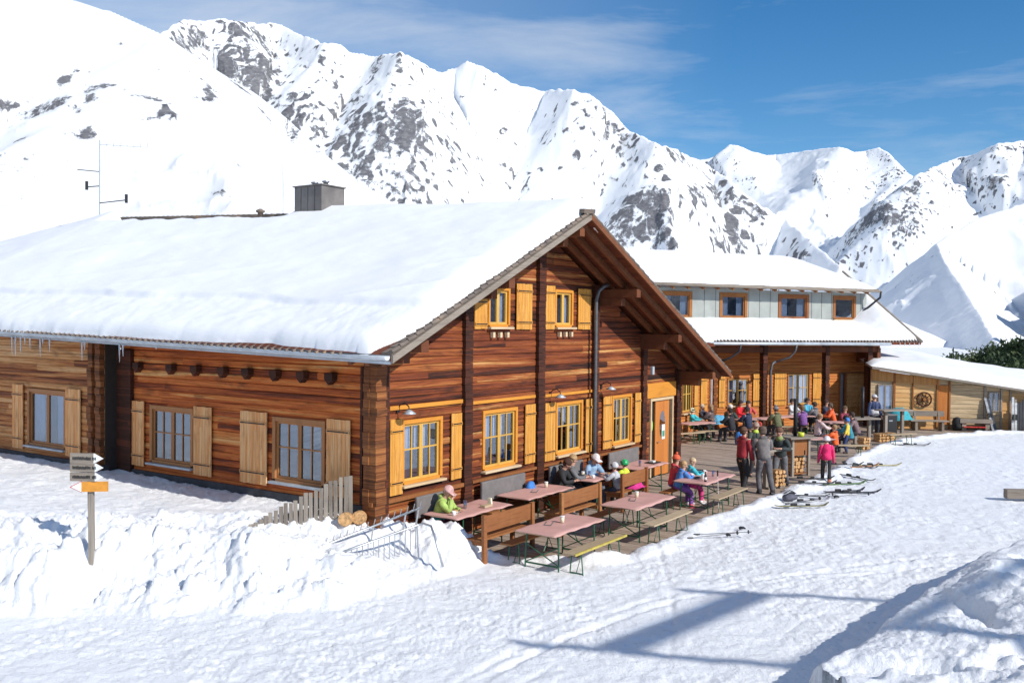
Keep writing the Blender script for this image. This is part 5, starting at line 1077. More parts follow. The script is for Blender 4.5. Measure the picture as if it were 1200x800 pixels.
for t, o_, w_, c in ((8.35, 2.95, 'outer table of the two children', (.05, .05, .06)), (7.9, .9, 'table of the green-helmeted child', (.45, .04, .10))):
    mb = MB(); loft(mb, [(0, 0, .02), (.07, 0, .035), (.15, 0, .035), (.22, 0, .02)], [(.03, .02), (.05, .03), (.05, .028), (.02, .01)], (0, 1, 0), 8); q_ = mb.build('glove', cloth(c), smooth=True); q_.location = TO(t, o_, .776); tag(q_, 'glove lying on the '+w_, 'glove', 'gloves on the tables')
# backpacks, bags
def bag(name, label, p, rz, col, s=1., cat='backpack', lie=0, group=None):
    o = thing(name, label, cat, p, rz, group); mb = MB(); loft(mb, [(0, 0, .0), (0, 0, .05*s), (0, 0, .25*s), (.02*s, 0, .40*s), (.03*s, 0, .46*s)], [(.12*s, .09*s), (.16*s, .12*s), (.155*s, .125*s), (.13*s, .09*s), (.05*s, .04*s)], (0, 1, 0), 12); sub(mb.build('bag', cloth(col), o, smooth=True))
    mb = MB(); loft(mb, [(.10*s, 0, .06*s), (.13*s, 0, .12*s), (.12*s, 0, .24*s)], [(.09*s, .03*s), (.10*s, .05*s), (.08*s, .02*s)], (0, 1, 0), 10); mb.build('pocket', cloth(tuple(c*.5 for c in col)), o, smooth=True)
    for q in (-1, 1): mb = MB(); mb.tube([(-.10*s, q*.07*s, .40*s), (-.19*s, q*.08*s, .28*s), (-.12*s, q*.09*s, .08*s)], .016*s, 5); mb.build('strap', M['black'], o)
    return o
bag('backpack', 'blue and black backpack on the grey wall bench', TO(4.85, .40, .47), YN, (.05, .20, .55), 1.0)
bag('orange_bag', 'orange bag under the backrest bench closest to the snow heap', TO(1.35, 1.3, .0), YG, (.65, .22, .03), .7, 'bag')
bag('backpack', 'bright blue backpack near the standing guest in the red jacket', Vector((*gd(866, 521)[:2], .0))+Z*.0, YG, (.06, .28, .75), 1.1)
# ------------------------------------------------------------------ far tables on the terrace
YF = yaw_of(f2)
def G0(x, y, z=0): p = gd(x, y, z); return Vector((p.x, p.y, 0))
FT = [((884, 490), 'pink table below the left annex window where the red-dressed pair sits', 2.0, 0), ((926, 487), 'pink table right of the porch post carrying the grey downpipe', 1.9, 0), ((955, 486), 'pink table of the guest in the light blue jacket', 1.3, 0),
      ((816, 495), 'pink table half hidden behind the corner of the house', 1.6, .2), ((950, 513), 'pink table behind the girl in pink', 1.5, -.25), ((983, 494), 'pale table between the teal and orange jackets', 1.3, -.2)]
for i, ((x, y), lb, Ln, r_) in enumerate(FT): beer_table(lb, G0(x, y, .77), YF+r_, Ln=Ln, Wd=.8, seed=10+i)
FBn = [((903, 500), 'pale backless bench in front of the red-dressed pair\'s table', 2.0, 0), ((806, 507), 'pale backless bench beside the house corner', 1.5, .1), ((835, 504), 'pale backless bench behind the brown-jacketed guest', 1.6, .1), ((966, 501), 'pale backless bench behind the woman in pale pink', 1.3, -.1), ((990, 521), 'pale backless bench under the guest in the teal jacket', 1.6, -.45)]
for (x, y), lb, Ln, r_ in FBn: beer_bench(lb, G0(x, y, .46), YF+r_, Ln=Ln)
def stand_table(label, foot, w_, d_, hgt, legm, pole=None, logs=False, box=None, yaw=None, group='high standing tables', panel=False):
    o = thing('standing_table', label, 'table', foot, YF if yaw is None else yaw, group)
    mb = MB()
    for i in range(4): mb.box(-w_/2, w_/2, -d_/2+i*d_/4+.003, -d_/2+(i+1)*d_/4-.003, hgt-.05, hgt-.0)
    mb.build('tabletop', M['weathh'], o, .004)
    if panel:
        mb = MB(); mb.box(-w_*.30, w_*.30, -d_*.3, d_*.3, hgt*.52, hgt-.05); mb.build('cabinet', M['casing'], o, .006)
        for sx in (-1, 1):
            for sy in (-1, 1): mb = MB(); mb.box(sx*w_*.30-.04, sx*w_*.30+.04, sy*d_*.3-.04, sy*d_*.3+.04, 0, hgt-.05); mb.build('leg', M['weath'], o, .004)
        mb = MB(); mb.box(-w_*.3, w_*.3, -d_*.3, d_*.3, .06, .10); mb.build('shelf', M['bench'], o)
    else:
        for sx in (-1, 1): mb = MB(); mb.box(sx*w_*.28-.06, sx*w_*.28+.06, -.06, .06, 0, hgt-.05); mb.build('leg', legm, o, .006)
        mb = MB(); mb.box(-w_*.34, w_*.34, -.16, .16, 0, .06); mb.build('foot', legm, o)
    if pole: mb = MB(); mb.tube([(0, 0, hgt-.04), (0, 0, pole)], .06, 12); mb.build('parasol_sleeve', M['iron'], o, smooth=True)
    return o
def log_stack(label, p, w_, d_, h_, yaw, group='split firewood stacks'):
    o = thing('firewood_stack', label, 'firewood', p, yaw, group); rnd = random.Random(int(w_*1000)+int(p.x*10)); z = 0; 
    while z < h_-.06:
        x = -w_/2+.05
        while x < w_/2:
            r = rnd.uniform(.045, .07); y0 = rnd.uniform(-.03, .03); k = 5; a0 = rnd.uniform(0, 6); vs = []
            for yy in (-d_/2+y0, d_/2+y0): vs += [(x+r*cos(a0+2*pi*j/k)*rnd.uniform(.8, 1.1), yy, z+.06+r*sin(a0+2*pi*j/k)) for j in range(k)]
            mb = MB(); mb.add(vs, [tuple(range(k)), tuple(reversed(range(k, 2*k)))]+[(j, j+k, (j+1) % k+k, (j+1) % k) for j in range(k)]); mb.build('log', M['firewood'], o); x += r*2
        z += .115
    return o
p_ = G0(931, 556); stand_table('high table with brown cabinet, dark parasol sleeve and firewood below, beside the girl in pink', p_, 1.05, .85, 1.20, M['weath'], pole=2.35, panel=True, yaw=YF)
log_stack('split logs stacked under the cabinet of the high table', p_+Z*.101, .52, .42, .50, YF)
mb = MB(); mb.lathe([(.09, 0), (.10, .13), (.085, .13), (.08, .02)], p_+Vector((.12, -.2, 1.205)), 14); tag(mb.build('lime_pot', simple('lime plastic', (.55, .62, .05), .5), smooth=True), 'lime green pot beside the dark parasol sleeve on the cabinet table', 'pot')
p_ = G0(1010, 521); stand_table('high table with pale leg and dark parasol sleeve in front of the annex door', p_, 1.1, .8, 1.06, M['weath'], pole=2.25, yaw=YF-.15)
p_ = G0(1047, 513); stand_table('high weathered table between the annex corner and the hut', p_, 1.5, .6, 1.18, M['weath'], yaw=YF-.1)
log_stack('firewood on a low rack under the weathered high table', G0(1037, 517), .9, .35, .40, YF)
log_stack('round golden firewood basket behind the guest in brown', G0(1012, 526), .34, .34, .5, YF)
p_ = G0(905, 571); stand_table('high narrow table the three standing guests lean on', p_, 1.15, .55, 1.12, M['weath'], yaw=YF+.25)
log_stack('firewood standing under the high narrow table', p_+Vector((.12, -.05, .065)), .38, .34, .5, YF)
def crate(label, p, yaw, s, mat):
    o = thing('cabinet_box', label, 'box', p, yaw); mb = MB(); mb.box(-s[0]/2, s[0]/2, -s[1]/2, s[1]/2, 0, s[2]); mb.build('body', mat, o, .02); mb = MB(); mb.box(-s[0]/2-.02, s[0]/2+.02, -s[1]/2-.02, s[1]/2+.02, s[2]+.001, s[2]+.04); mb.build('lid', M['cushion'], o, .008)
    mb = MB(); mb.box(-.1, .1, -s[1]/2-.02, -s[1]/2-.002, s[2]*.7, s[2]*.76); mb.build('handle', M['metal'], o); return o
crate('black storage box beside the weathered high table', G0(1038, 508), YF, (.8, .5, .8), M['black'])
# clothing left on benches
def draped(label, p, yaw, col, s=1., name='jacket', group=None):
    nx_, ny_ = 22, 16; X_, Y_ = np.meshgrid(np.linspace(-1, 1, nx_), np.linspace(-1, 1, ny_)); r = np.sqrt(X_**2+Y_**2); sd = int(abs(p.x)*100) % 97
    Zv = (.42*np.exp(-(X_*1.2)**2-(Y_*1.1)**2)+.10*fbm(X_*2+sd, Y_*2, 4, sd))*s*sst(1.15, .55, r)
    o = grid_mesh(name, X_*.5*s*(1+.1*fbm(Y_*2, X_, 2, sd)), Y_*.4*s, Zv, cloth(col)); o.location = p; o.rotation_euler = (0, 0, yaw); tag(o, label, 'jacket', group); return o
draped('teal and blue jacket heaped on the bench before the hut', G0(1053, 503)+Z*.46, YF, (.03, .32, .38), 1.35)
draped('light blue jacket hanging on the bench behind the brown-jacketed guest', G0(843, 506)+Z*.38, YF, (.10, .38, .60), .95)
draped('magenta jacket lying on the backrest bench of the green-helmeted child', TO(8.0, 1.45, .47), HROT, (.60, .03, .22), .7)
bag('blue_shoe_bag', 'small blue bag under the bench of the green-helmeted child', TO(7.25, 1.3, 0), YG, (.04, .15, .42), .45, 'bag')

# ------------------------------------------------------------------ the guests
PT = TO
# wall side
person('guest in neon yellow and turquoise vest eating at the table by the house corner', TO(1.45, .36), YN+.25, 'sit', 1.70, (.36, .50, .12), (.20, .02, .08), (.42, .28, .22), head='cap', hatc=(.62, .38, .36), lean=.32, tilt=.5, arms=('table', 'face'), jacket2=(.05, .45, .42))
person('guest in black jacket bent over the table, brown hair, on the wall bench', TO(6.05, .36), YN+.3, 'sit', 1.76, (.02, .02, .022), (.05, .05, .055), (.07, .03, .018), lean=.35, tilt=.7, arms=('table', 'table'))
person('fair-haired guest with grey patterned sleeve beside the black jacket', TO(6.62, .34), YN+.5, 'sit', 1.72, (.13, .13, .135), (.04, .04, .045), (.40, .26, .13), lean=.2, tilt=.2, arms='table', head='hair', long=True)
person('guest in pale blue-grey jacket and white cap leaning on the table', TO(7.55, .36), YN-.2, 'sit', 1.72, (.24, .36, .50), (.10, .12, .16), (.25, .15, .09), lean=.42, tilt=.4, arms=('table', 'table'), head='cap', hatc=(.72, .66, .66))
person('child in green helmet and neon yellow top on the backrest bench', TO(7.75, 1.42), YW, 'sit', 1.36, (.60, .75, .04), (.03, .03, .035), head='helmet', hatc=(.02, .38, .12), arms='table', lean=.15)
person('child in grey-white jacket beside the green helmet', TO(7.28, 1.42), YW+.2, 'sit', 1.34, (.45, .47, .52), (.06, .07, .1), (.30, .18, .09), head='helmet', hatc=(.55, .56, .58), arms='table', lean=.2)
person('person in red jacket and orange-red hat leaning back at the outer table', TO(8.60, 2.28), YN+.5, 'sit', 1.60, (.62, .05, .07), (.20, .07, .36), (.12, .06, .03), head='hat', hatc=(.72, .12, .05), arms='table', lean=.15, boots=(.5, .5, .52))
person('child in blue and purple jacket leaning over the outer table', TO(8.35, 2.52), YN+.9, 'sit', 1.42, (.08, .25, .62), (.22, .08, .36), (.45, .28, .14), head='hair', arms='table', lean=.35, boots=(.5, .05, .1))
person('fair-haired child in turquoise and pink jacket at the outer table', TO(9.05, 2.50), YN+.6, 'sit', 1.40, (.05, .50, .58), (.60, .04, .20), (.55, .42, .26), head='hair', jacket2=(.85, .03, .28), arms='table', lean=.25, boots=(.65, .65, .66))
# standing group
p8, p9, p10 = G0(869, 575), G0(895, 578), G0(914, 570); ctr = G0(905, 571)
def face(p, q, d=0): v = q-p; return atan2(v.y, v.x)+d
person('standing guest in dark red jacket and black ski trousers at the narrow high table', p8, face(p8, ctr)+.1, 'stand', 1.78, (.30, .02, .03), (.02, .02, .022), (.10, .05, .03), head='hair', arms=('table', 'down'), lean=.10, legs={1: (.22, .13), -1: (-.12, .15)})
person('standing guest in grey hooded jacket seen from behind, leaning on the high table', p9, face(p9, ctr)+.55, 'stand', 1.84, (.16, .145, .14), (.11, .105, .115), (.12, .08, .06), head='hair', arms='table', lean=.28, legs={1: (-.05, .14), -1: (-.28, .15)}, boots=(.03, .03, .035))
person('smiling guest in black jacket with green collar leaning on the high table', p10, face(p10, ctr)+.6, 'stand', 1.80, (.035, .045, .045), (.12, .12, .13), (.14, .07, .04), head='hair', arms='table', lean=.40, collar=(.25, .30, .10), legs={1: (-.3, .14), -1: (.02, .15)})
p_ = G0(884, 558); person('guest with lime green collar and reddish face between the red and grey jackets', p_, face(p_, ctr)+.1, 'stand', 1.66, (.05, .06, .05), (.05, .05, .06), (.30, .16, .09), head='cap', hatc=(.35, .25, .20), collar=(.45, .60, .08), arms='table', lean=.1)
p_ = G0(968, 567); person('girl in bright pink ski suit and white helmet standing on the snow', p_+Z*.05, radians(80), 'stand', 1.34, (.75, .02, .14), (.02, .02, .022), (.2, .1, .05), head='helmet', hatc=(.75, .72, .75), arms='down', gloves=(.55, .02, .12), legs={1: (.1, .09), -1: (-.06, .09)}, boots=(.62, .22, .12), jacket2=(.70, .02, .13))
# around the middle tables
def seated(lab, px, py, yaw, **k): return person(lab, G0(px, py, .46), yaw, 'sit', **k)
seated('child in orange-red jacket at the pink table behind the girl in pink', 979, 523, YF+2.0, H=1.42, jacket=(.80, .12, .02), trousers=(.03, .03, .04), hair=(.35, .2, .1), arms='table', lean=.1)
seated('guest in teal jacket with black hair seen from behind', 997, 516, YF+2.3, H=1.76, jacket=(.03, .20, .26), trousers=(.02, .02, .03), hair=(.012, .01, .01), arms='table', lean=.3)
seated('guest in mauve-brown jacket right of the teal jacket', 1005, 510, YF+2.4, H=1.74, jacket=(.17, .11, .12), trousers=(.03, .03, .03), hair=(.04, .025, .02), arms='table', lean=.35)
seated('woman in pale pink top raising her hands at the table behind the girl', 958, 512, YF-.3, H=1.68, jacket=(.62, .48, .47), trousers=(.03, .03, .05), hair=(.30, .18, .10), arms=('fwd', 'table'), lean=.1, tilt=.3)
seated('guest in orange jacket with grey cap near the annex door', 977, 497, YF+2.6, H=1.74, jacket=(.78, .12, .03), trousers=(.03, .03, .04), hair=(.10, .07, .05), head='hair', hatc=(.3, .3, .32), arms='table', lean=.25)
seated('dark-haired guest in dark blue jacket beside the orange jacket', 966, 493, YF-1.2, H=1.76, jacket=(.03, .035, .07), trousers=(.03, .03, .04), hair=(.05, .02, .015), arms='table', lean=.12)
seated('guest in grey jacket left of the dark-haired guest', 957, 495, YF+1.8, H=1.70, jacket=(.16, .16, .17), trousers=(.03, .03, .04), hair=(.06, .04, .03), arms='table', lean=.2)
seated('guest in light blue jacket below the right annex window', 945, 490, YF-1.5, H=1.74, jacket=(.08, .42, .60), trousers=(.03, .03, .04), hair=(.05, .03, .02), arms='table', lean=.1)
seated('guest in bright red jacket below the left annex window', 866, 493.5, YF-1.4, H=1.74, jacket=(.72, .02, .03), trousers=(.03, .03, .04), hair=(.03, .02, .02), arms='table', lean=.15)
seated('guest in red patterned sweater next to the bright red jacket', 876, 493.5, YF-1.7, H=1.72, jacket=(.58, .10, .09), trousers=(.05, .05, .06), hair=(.04, .03, .02), arms=('table', 'face'), lean=.1)
seated('white-haired guest in dark green jacket by the red-dressed pair', 852, 499, YF+.3, H=1.74, jacket=(.03, .06, .05), trousers=(.03, .03, .04), hair=(.6, .56, .52), arms='table', lean=.35)
seated('brown-jacketed guest with long fair hair seen from behind', 834, 500, YF+2.2, H=1.76, jacket=(.12, .085, .085), trousers=(.02, .02, .03), hair=(.30, .20, .12), long=True, arms='table', lean=.1)
seated('child in turquoise and lime jacket with pale helmet by the house corner', 811, 501, YF-1.0, H=1.50, jacket=(.05, .45, .50), trousers=(.02, .02, .03), head='helmet', hatc=(.70, .75, .50), jacket2=(.35, .65, .05), arms='table')
seated('guest in black and white behind the turquoise child', 823, 499, YF-1.3, H=1.70, jacket=(.04, .04, .05), trousers=(.02, .02, .03), hair=(.5, .4, .3), collar=(.6, .6, .62), arms='table')

seated('guest in black jacket with dark hair facing the white-haired guest', 858, 505, YF+1.9, H=1.74, jacket=(.02, .02, .025), trousers=(.03, .03, .04), hair=(.02, .015, .012), arms='table', lean=.2)
seated('guest in navy jacket and black hat behind the standing guest in dark red', 878, 503, YF+1.7, H=1.72, jacket=(.02, .03, .07), trousers=(.03, .03, .04), head='hat', hatc=(.02, .02, .025), arms='table', lean=.2)
seated('guest in white sweater with dark hair at the table under the right annex window', 927, 490.5, YF-1.4, H=1.72, jacket=(.62, .62, .64), trousers=(.03, .03, .04), hair=(.05, .03, .02), arms='table', lean=.1)
seated('guest in olive jacket and grey hat by the porch post with grey pipe', 912, 502, YF+1.6, H=1.72, jacket=(.12, .13, .06), trousers=(.03, .03, .04), head='hat', hatc=(.2, .2, .22), arms='table', lean=.25)
seated('guest in violet jacket behind the woman in pale pink', 942, 500, YF+1.5, H=1.68, jacket=(.20, .08, .28), trousers=(.03, .03, .04), hair=(.20, .12, .06), arms='table', lean=.2)
seated('guest in burgundy jacket between the teal jacket and the orange jacket', 988, 501, YF-1.6, H=1.72, jacket=(.25, .03, .06), trousers=(.03, .03, .04), hair=(.10, .06, .03), arms='table', lean=.15)
p_ = G0(1024, 511); person('guest in navy and white jacket standing near the annex door', p_, YF-1.9, 'stand', 1.76, (.04, .06, .14), (.04, .04, .05), (.08, .05, .03), head='cap', hatc=(.5, .5, .52), arms='down', jacket2=(.6, .6, .62))
p_ = G0(992, 531); person('child in yellow jacket and blue helmet standing by the teal jacket', p_, YF+2.6, 'stand', 1.28, (.70, .50, .05), (.03, .05, .14), head='helmet', hatc=(.05, .2, .55), arms='out')
bag('backpack', 'red and grey backpack under the table of the red-dressed pair', G0(890, 505), YG, (.45, .05, .04), .9)
draped('dark jacket lying on the pale bench by the house corner', G0(812, 508)+Z*.46, YF, (.03, .03, .04), .6)

# ------------------------------------------------------------------ left foreground
def gz(x, y): return float(ground_h(np.array([x*1.0]), np.array([y*1.0]))[0])
def at(px, py, Y): d = ray(px, py); return C0+d*(Y/d.y)
# signpost
def hit(px, py):                                    # where the view line meets the snow
    Y = 11.
    while Y < 60:
        q = at(px, py, Y)
        if q.z < gz(q.x, q.y): break
        Y += .03
    return q
b_ = hit(108, 658); SY = b_.y; b_.z -= .2
spn = thing('signpost', 'wooden signpost in the snowbank with three grey arrows and one orange arrow', 'signpost', b_)
topz = at(104, 531, SY).z-b_.z
mb = MB(); mb.bar((0, 0, 0), (-.03, 0, topz), .085, .085, (0, 1, 0)); mb.build('post', M['weath'], spn, .008)
def arrow(nm, px0, px1, y0, y1, right, mat, tip, yaw, off=-.055):
    p0 = at(px0, y0, SY)-b_; p1 = at(px1, y1, SY)-b_; Ln = (p1.x-p0.x)/cos(yaw); zc = (p0.z+p1.z)/2; cx = (p0.x+p1.x)/2; h_ = abs(p0.z-p1.z)/2
    f_ = Fr((cx, off, zc), (cos(yaw), sin(yaw), 0), (sin(yaw), -cos(yaw), 0)); t_ = h_*1.2; s_ = 1 if right else -1
    poly = [(-s_*Ln/2, -h_), (s_*(Ln/2-t_*1.6), -h_), (s_*(Ln/2-t_*1.6), h_), (-s_*Ln/2, h_)]
    mb = MB(); mb.prism(poly, f_, 0, .03); so_ = mb.build('arrow_board', mat, spn)
    poly = [(s_*(Ln/2-t_*1.6), -h_), (s_*Ln/2, 0), (s_*(Ln/2-t_*1.6), h_)]; mb = MB(); mb.prism(poly, f_, .001, .031); mb.build('arrow_tip', tip, so_)
    return so_, f_, Ln, h_
for i, (y0, y1) in enumerate(((530, 542), (541.5, 552), (552.5, 563))):
    so_, f_, Ln, h_ = arrow('a', 84, 124, y0, y1, True, M['weathh'], M['white'], -.10)
    mb = MB(); rnd = random.Random(i); a = -Ln/2+.05
    for seg in ((-.42, .12), (.18, .30)):
        a = seg[0]*Ln
        while a < seg[1]*Ln: w_ = rnd.uniform(.008, .016); mb.box(a, a+w_, .0305, .0335, rnd.uniform(-.028, -.02), rnd.uniform(.012, .03), f_); a += w_+.007
    mb.box(-.42*Ln, .30*Ln, .0302, .0315, -.031, -.0285, f_); mb.build('lettering', M['iron'], so_)
so_, f_, Ln, h_ = arrow('b', 87.5, 127.5, 563, 575, False, M['oran'], M['white'], .16, -.06)
t_ = h_*1.9; mb = MB(); mb.prism([(-(Ln/2-t_), -h_*1.12), (-Ln/2-.025, 0), (-(Ln/2-t_), h_*1.12)], f_, -.004, .026); mb.build('red_tip_edge', cloth((.45, .03, .03), .5), so_)
# picket fence
x0, x1 = 291, 414; n_p = 21; pf = thing('picket_fence', 'short weathered grey picket fence running out of the snow to the house corner', 'fence', (0, 0, 0))
pa, pb = gd(292, 619, .72), TO(-.22, .45, .0); prev = None
for i in range(n_p):
    f_ = i/(n_p-1); px = 294+(411-294)*f_; D_ = 17.0+(17.9-17.0)*f_; bt = at(px, 618, D_); b0 = Vector((bt.x, bt.y, gz(bt.x, bt.y)-.25)); py = 614-(614-556)*min(1, f_*1.05)**.9+random.uniform(-2, 2); tp = at(px+random.uniform(-.6, .6), py, D_)
    mb = MB(); w_ = random.uniform(.065, .082); mb.bar(b0, tp, .022, w_, (1, .2, 0)) if False else mb.bar(b0, tp, w_, .022, (.2, -1, 0)); mb.build('picket', M['weath'], pf)
for zz in (.22, .55):
    mb = MB(); a_ = at(330, 600, 17.3); b2_ = at(412, 575, 18.0); mb.bar((a_.x, a_.y+.03, a_.z-.1+zz*.0), (b2_.x, b2_.y+.03, b2_.z-zz*.6), .03, .07); mb.build('rail', M['weath'], pf)
# sawn rounds
for (px, py, Y, lb) in ((405, 614, 17.6, 'sawn log round lying against the fence end'), (421, 606, 17.75, 'sawn log round standing by the house corner')):
    c = at(px, py, Y); c.z = max(c.z, gz(c.x, c.y)+.10); mb = MB(); ax = (Vector((1, 0, 0)), Z, Vector((0, -1, .15)).normalized()); mb.lathe([(.12, -.15), (.135, -.1), (.13, .1), (.125, .12)], c, 14, ax=ax); o = mb.build('log_round', M['firewood']); tag(o, lb, 'log', 'sawn log rounds')
    
# galvanised racks
rk = thing('metal_rack', 'galvanised rack with upright prongs half buried behind the other one', 'rack', (0, 0, 0), 0, 'galvanised racks in the snowbank')
a_, b2_ = at(374, 641, 16.9), at(494, 594, 17.7)
mb = MB(); mb.tube([at(370, 648, 16.8), at(375, 640, 16.9), a_.lerp(b2_, .05), b2_], .022, 8); mb.build('rail', M['metal'], rk, smooth=True)
for i in range(15): q = a_.lerp(b2_, .06+.92*i/14); mb = MB(); mb.tube([q, q+Vector((.03, 0, .13))], .009, 5); mb.build('prong', M['metal'], rk)
for f_ in (.12, .52, .84, .97): q = a_.lerp(b2_, f_); mb = MB(); mb.tube([q, q+Vector((-.12, .05, -.75))], .018, 6); mb.build('leg', M['metal'], rk)
rk = thing('metal_rack', 'galvanised rack with hanging bars and a bent end tube at the deck corner', 'rack', (0, 0, 0), 0, 'galvanised racks in the snowbank')
a_, b2_ = at(394, 649, 16.3), at(489, 615, 17.1)
mb = MB(); mb.tube([at(400, 664, 16.2), at(397, 652, 16.25), a_, b2_, at(496, 613, 17.15), at(505, 616, 17.0), at(510, 630, 16.8), at(519, 664, 16.6)], .022, 8); mb.build('rail', M['metal'], rk, smooth=True)
for i in range(15): q = a_.lerp(b2_, .05+.93*i/14); mb = MB(); mb.tube([q, q+Vector((0, 0, -.42))], .010, 5); mb.build('bar', M['metal'], rk)
q = at(489, 615, 17.1); mb = MB(); mb.tube([q, q+Vector((.05, -.1, -.9))], .02, 6); mb.build('leg', M['metal'], rk)
# timber at the right edge
p_ = at(1178, 580, 24.8); z_ = gz(p_.x, p_.y)
mb = MB(); mb.box(0, 2.6, -.12, .12, 0, .24); o = mb.build('timber_beam', M['weathh'], None, .01); o.location = (p_.x, p_.y, z_+.05); o.rotation_euler = (0, -.01, -.10); tag(o, 'thick weathered timber beam lying on the snow at the right edge', 'beam')

# ------------------------------------------------------------------ skis, poles on the snow
SKG = 'skis lying on the snow by the terrace'
def ski(label, px, py, yaw, col, Ln=1.6, lift=0., roll_=0., pos=None):
    p = pos or gd(px, py, .05); zg = gz(p.x, p.y); o = thing('ski', label, 'ski', (p.x, p.y, zg+.035+lift), yaw, SKG); o.rotation_euler = (roll_, 0, yaw)
    mb = MB(); k = 12; pts = []; vs = []; fs = []
    for i in range(k+1):
        u = i/k; x = (u-.5)*Ln; w_ = .045+.018*abs(2*u-1)**2; z = .10*max(0, u-.86)**2/.0196*.9+.02*max(0, .06-u)/.06; w_ *= (1-max(0, u-.93)/.07*.7)
        vs += [(x, -w_, z), (x, w_, z), (x, w_, z+.016), (x, -w_, z+.016)]
    for i in range(k):
        for j in range(4): fs.append((4*i+j, 4*i+(j+1) % 4, 4*i+4+(j+1) % 4, 4*i+4+j))
    fs += [(0, 1, 2, 3), (4*k+3, 4*k+2, 4*k+1, 4*k)]; mb.add(vs, fs); mb.build('blade', cloth(col, .35), o)
    mb = MB(); mb.box(-.30, -.14, -.035, .035, .016, .075); mb.box(.10, .20, -.035, .035, .016, .065); mb.box(-.14, .10, -.02, .02, .016, .028); mb.build('binding', M['black'], o, .008)
    return o
def pole(label, px, py, yaw, Ln=1.15, el=.04, col=(.1, .1, .11), grp='ski poles on the snow'):
    p = gd(px, py, .05); zg = gz(p.x, p.y); o = thing('ski_pole', label, 'ski pole', (p.x, p.y, zg+.04), yaw, grp)
    mb = MB(); mb.tube([(0, 0, .0), (Ln, 0, el)], .008, 5); mb.build('shaft', cloth(col, .4), o); mb = MB(); mb.tube([(-.13, 0, 0), (0, 0, 0)], .018, 6); mb.build('grip', M['black'], o); mb = MB(); mb.tube([(Ln-.08, 0, el), (Ln-.07, 0, el)], .045, 8); mb.build('basket', M['black'], o); return o
B_ = (.03, .03, .035); 
for lb, px, py, yw, c, Ln in (('black ski left of the girl in pink, nearer the deck', 946, 565, .03, B_, 1.6), ('black ski left of the girl in pink, farther from the deck', 948, 568, .0, (.05, .05, .06), 1.6),
        ('grey ski pointing right, in front of the grey bag', 938, 582, -.25, (.12, .12, .13), 1.5), ('white-and-black ski crossing the pile right of the grey bag', 946, 587, .35, (.5, .5, .52), 1.5), ('ski with yellow line nearest the viewer', 940, 594, .12, (.25, .23, .1), 1.4),
        ('dark grey ski standing out diagonally right of the green one', 1001, 560, -1.15, (.05, .055, .06), 1.7), ('green and black ski right of the girl', 990, 567, .25, (.12, .22, .06), 1.4),
        ('thin black ski below the green ski', 1000, 577, .10, B_, 1.6), ('black ski with two raised bindings', 990, 576, .3, (.06, .06, .07), 1.3),
        ('orange and brown ski crossing under the dark pole', 1008, 547, .35, (.42, .18, .05), 1.5), ('yellow ski pointing far right', 1027, 545, .03, (.5, .42, .15), 1.7), ('dark ski crossing the orange one', 1009, 546, -1.0, (.05, .05, .05), 1.3),
        ('dark ski behind the girl, by the deck edge', 985, 550, .05, (.06, .06, .07), 1.5), ('lone dark ski on the snow left of the hut benches', 1068, 521, .0, (.05, .05, .055), 1.5)):
    ski(lb, px, py, yw, c, Ln)
for lb, px, py, yw in (('grey pole on the heap right of the grey bag', 925, 590, .5), ('pole lying from the grey bag towards the girl', 930, 583, .1), ('pole below the raised bindings', 975, 582, .2), ('pole in front of the middle outer table, upper of the two', 812, 632, .32), ('pole in front of the middle outer table, lower of the two', 820, 629, .10), ('pole behind the orange ski', 985, 552, .15)):
    pole(lb, px, py, yw)
for lb, px, py, s_ in (('small dark glove on the snow right of the two poles, higher one', 866, 621, .6), ('small dark glove on the snow right of the two poles, lower one', 851, 630, .4), ('black glove below the green ski', 977, 583, .6)):
    p = gd(px, py, .04); mb = MB(); loft(mb, [(0, 0, .03), (.06*s_, 0, .05), (.16*s_, 0, .05), (.24*s_, 0, .03)], [(.03*s_, .03), (.06*s_, .035), (.06*s_, .03), (.02*s_, .015)], (0, 1, 0), 8); loft(mb, [(.06*s_, .04*s_, .04), (.12*s_, .09*s_, .04)], [.025*s_, .015*s_], (0, 0, 1), 6); o = mb.build('glove', cloth((.02, .02, .025)), smooth=True); o.location = (p.x, p.y, gz(p.x, p.y)+.01); tag(o, lb, 'glove', 'dropped gloves')
p = gd(918, 587, .05); crt = bag('grey_bag', 'flat grey bag lying on the snow beside the ski heap', Vector((p.x, p.y, gz(p.x, p.y)+.08)), .2, (.10, .10, .13), .85, 'bag'); crt.rotation_euler = (0, 1.45, .2)
# upright poles and a pair of skis planted by the deck edge
for lb, px, y0, y1, c in (('thin pale ski pole planted between the outer table and the deck edge', 842, 596, 552, (.6, .55, .5)), ('thin pale ski pole planted right of the cabinet table, nearer one', 944, 562, 528, (.5, .5, .52)), ('thin pale ski pole planted beside the girl in pink', 970, 566, 528, (.5, .5, .52))):
    b0 = gd(px, y0, .03); t_ = at(px-1, y1, b0.y); o = thing('ski_pole', lb, 'ski pole', b0, 0, 'upright ski poles'); mb = MB(); mb.tube([(0, 0, 0), t_-b0], .011, 5); mb.build('shaft', cloth(c, .4), o); mb = MB(); mb.tube([t_-b0-Z*.12, t_-b0+Z*.02], .02, 6); mb.build('grip', M['black'], o)

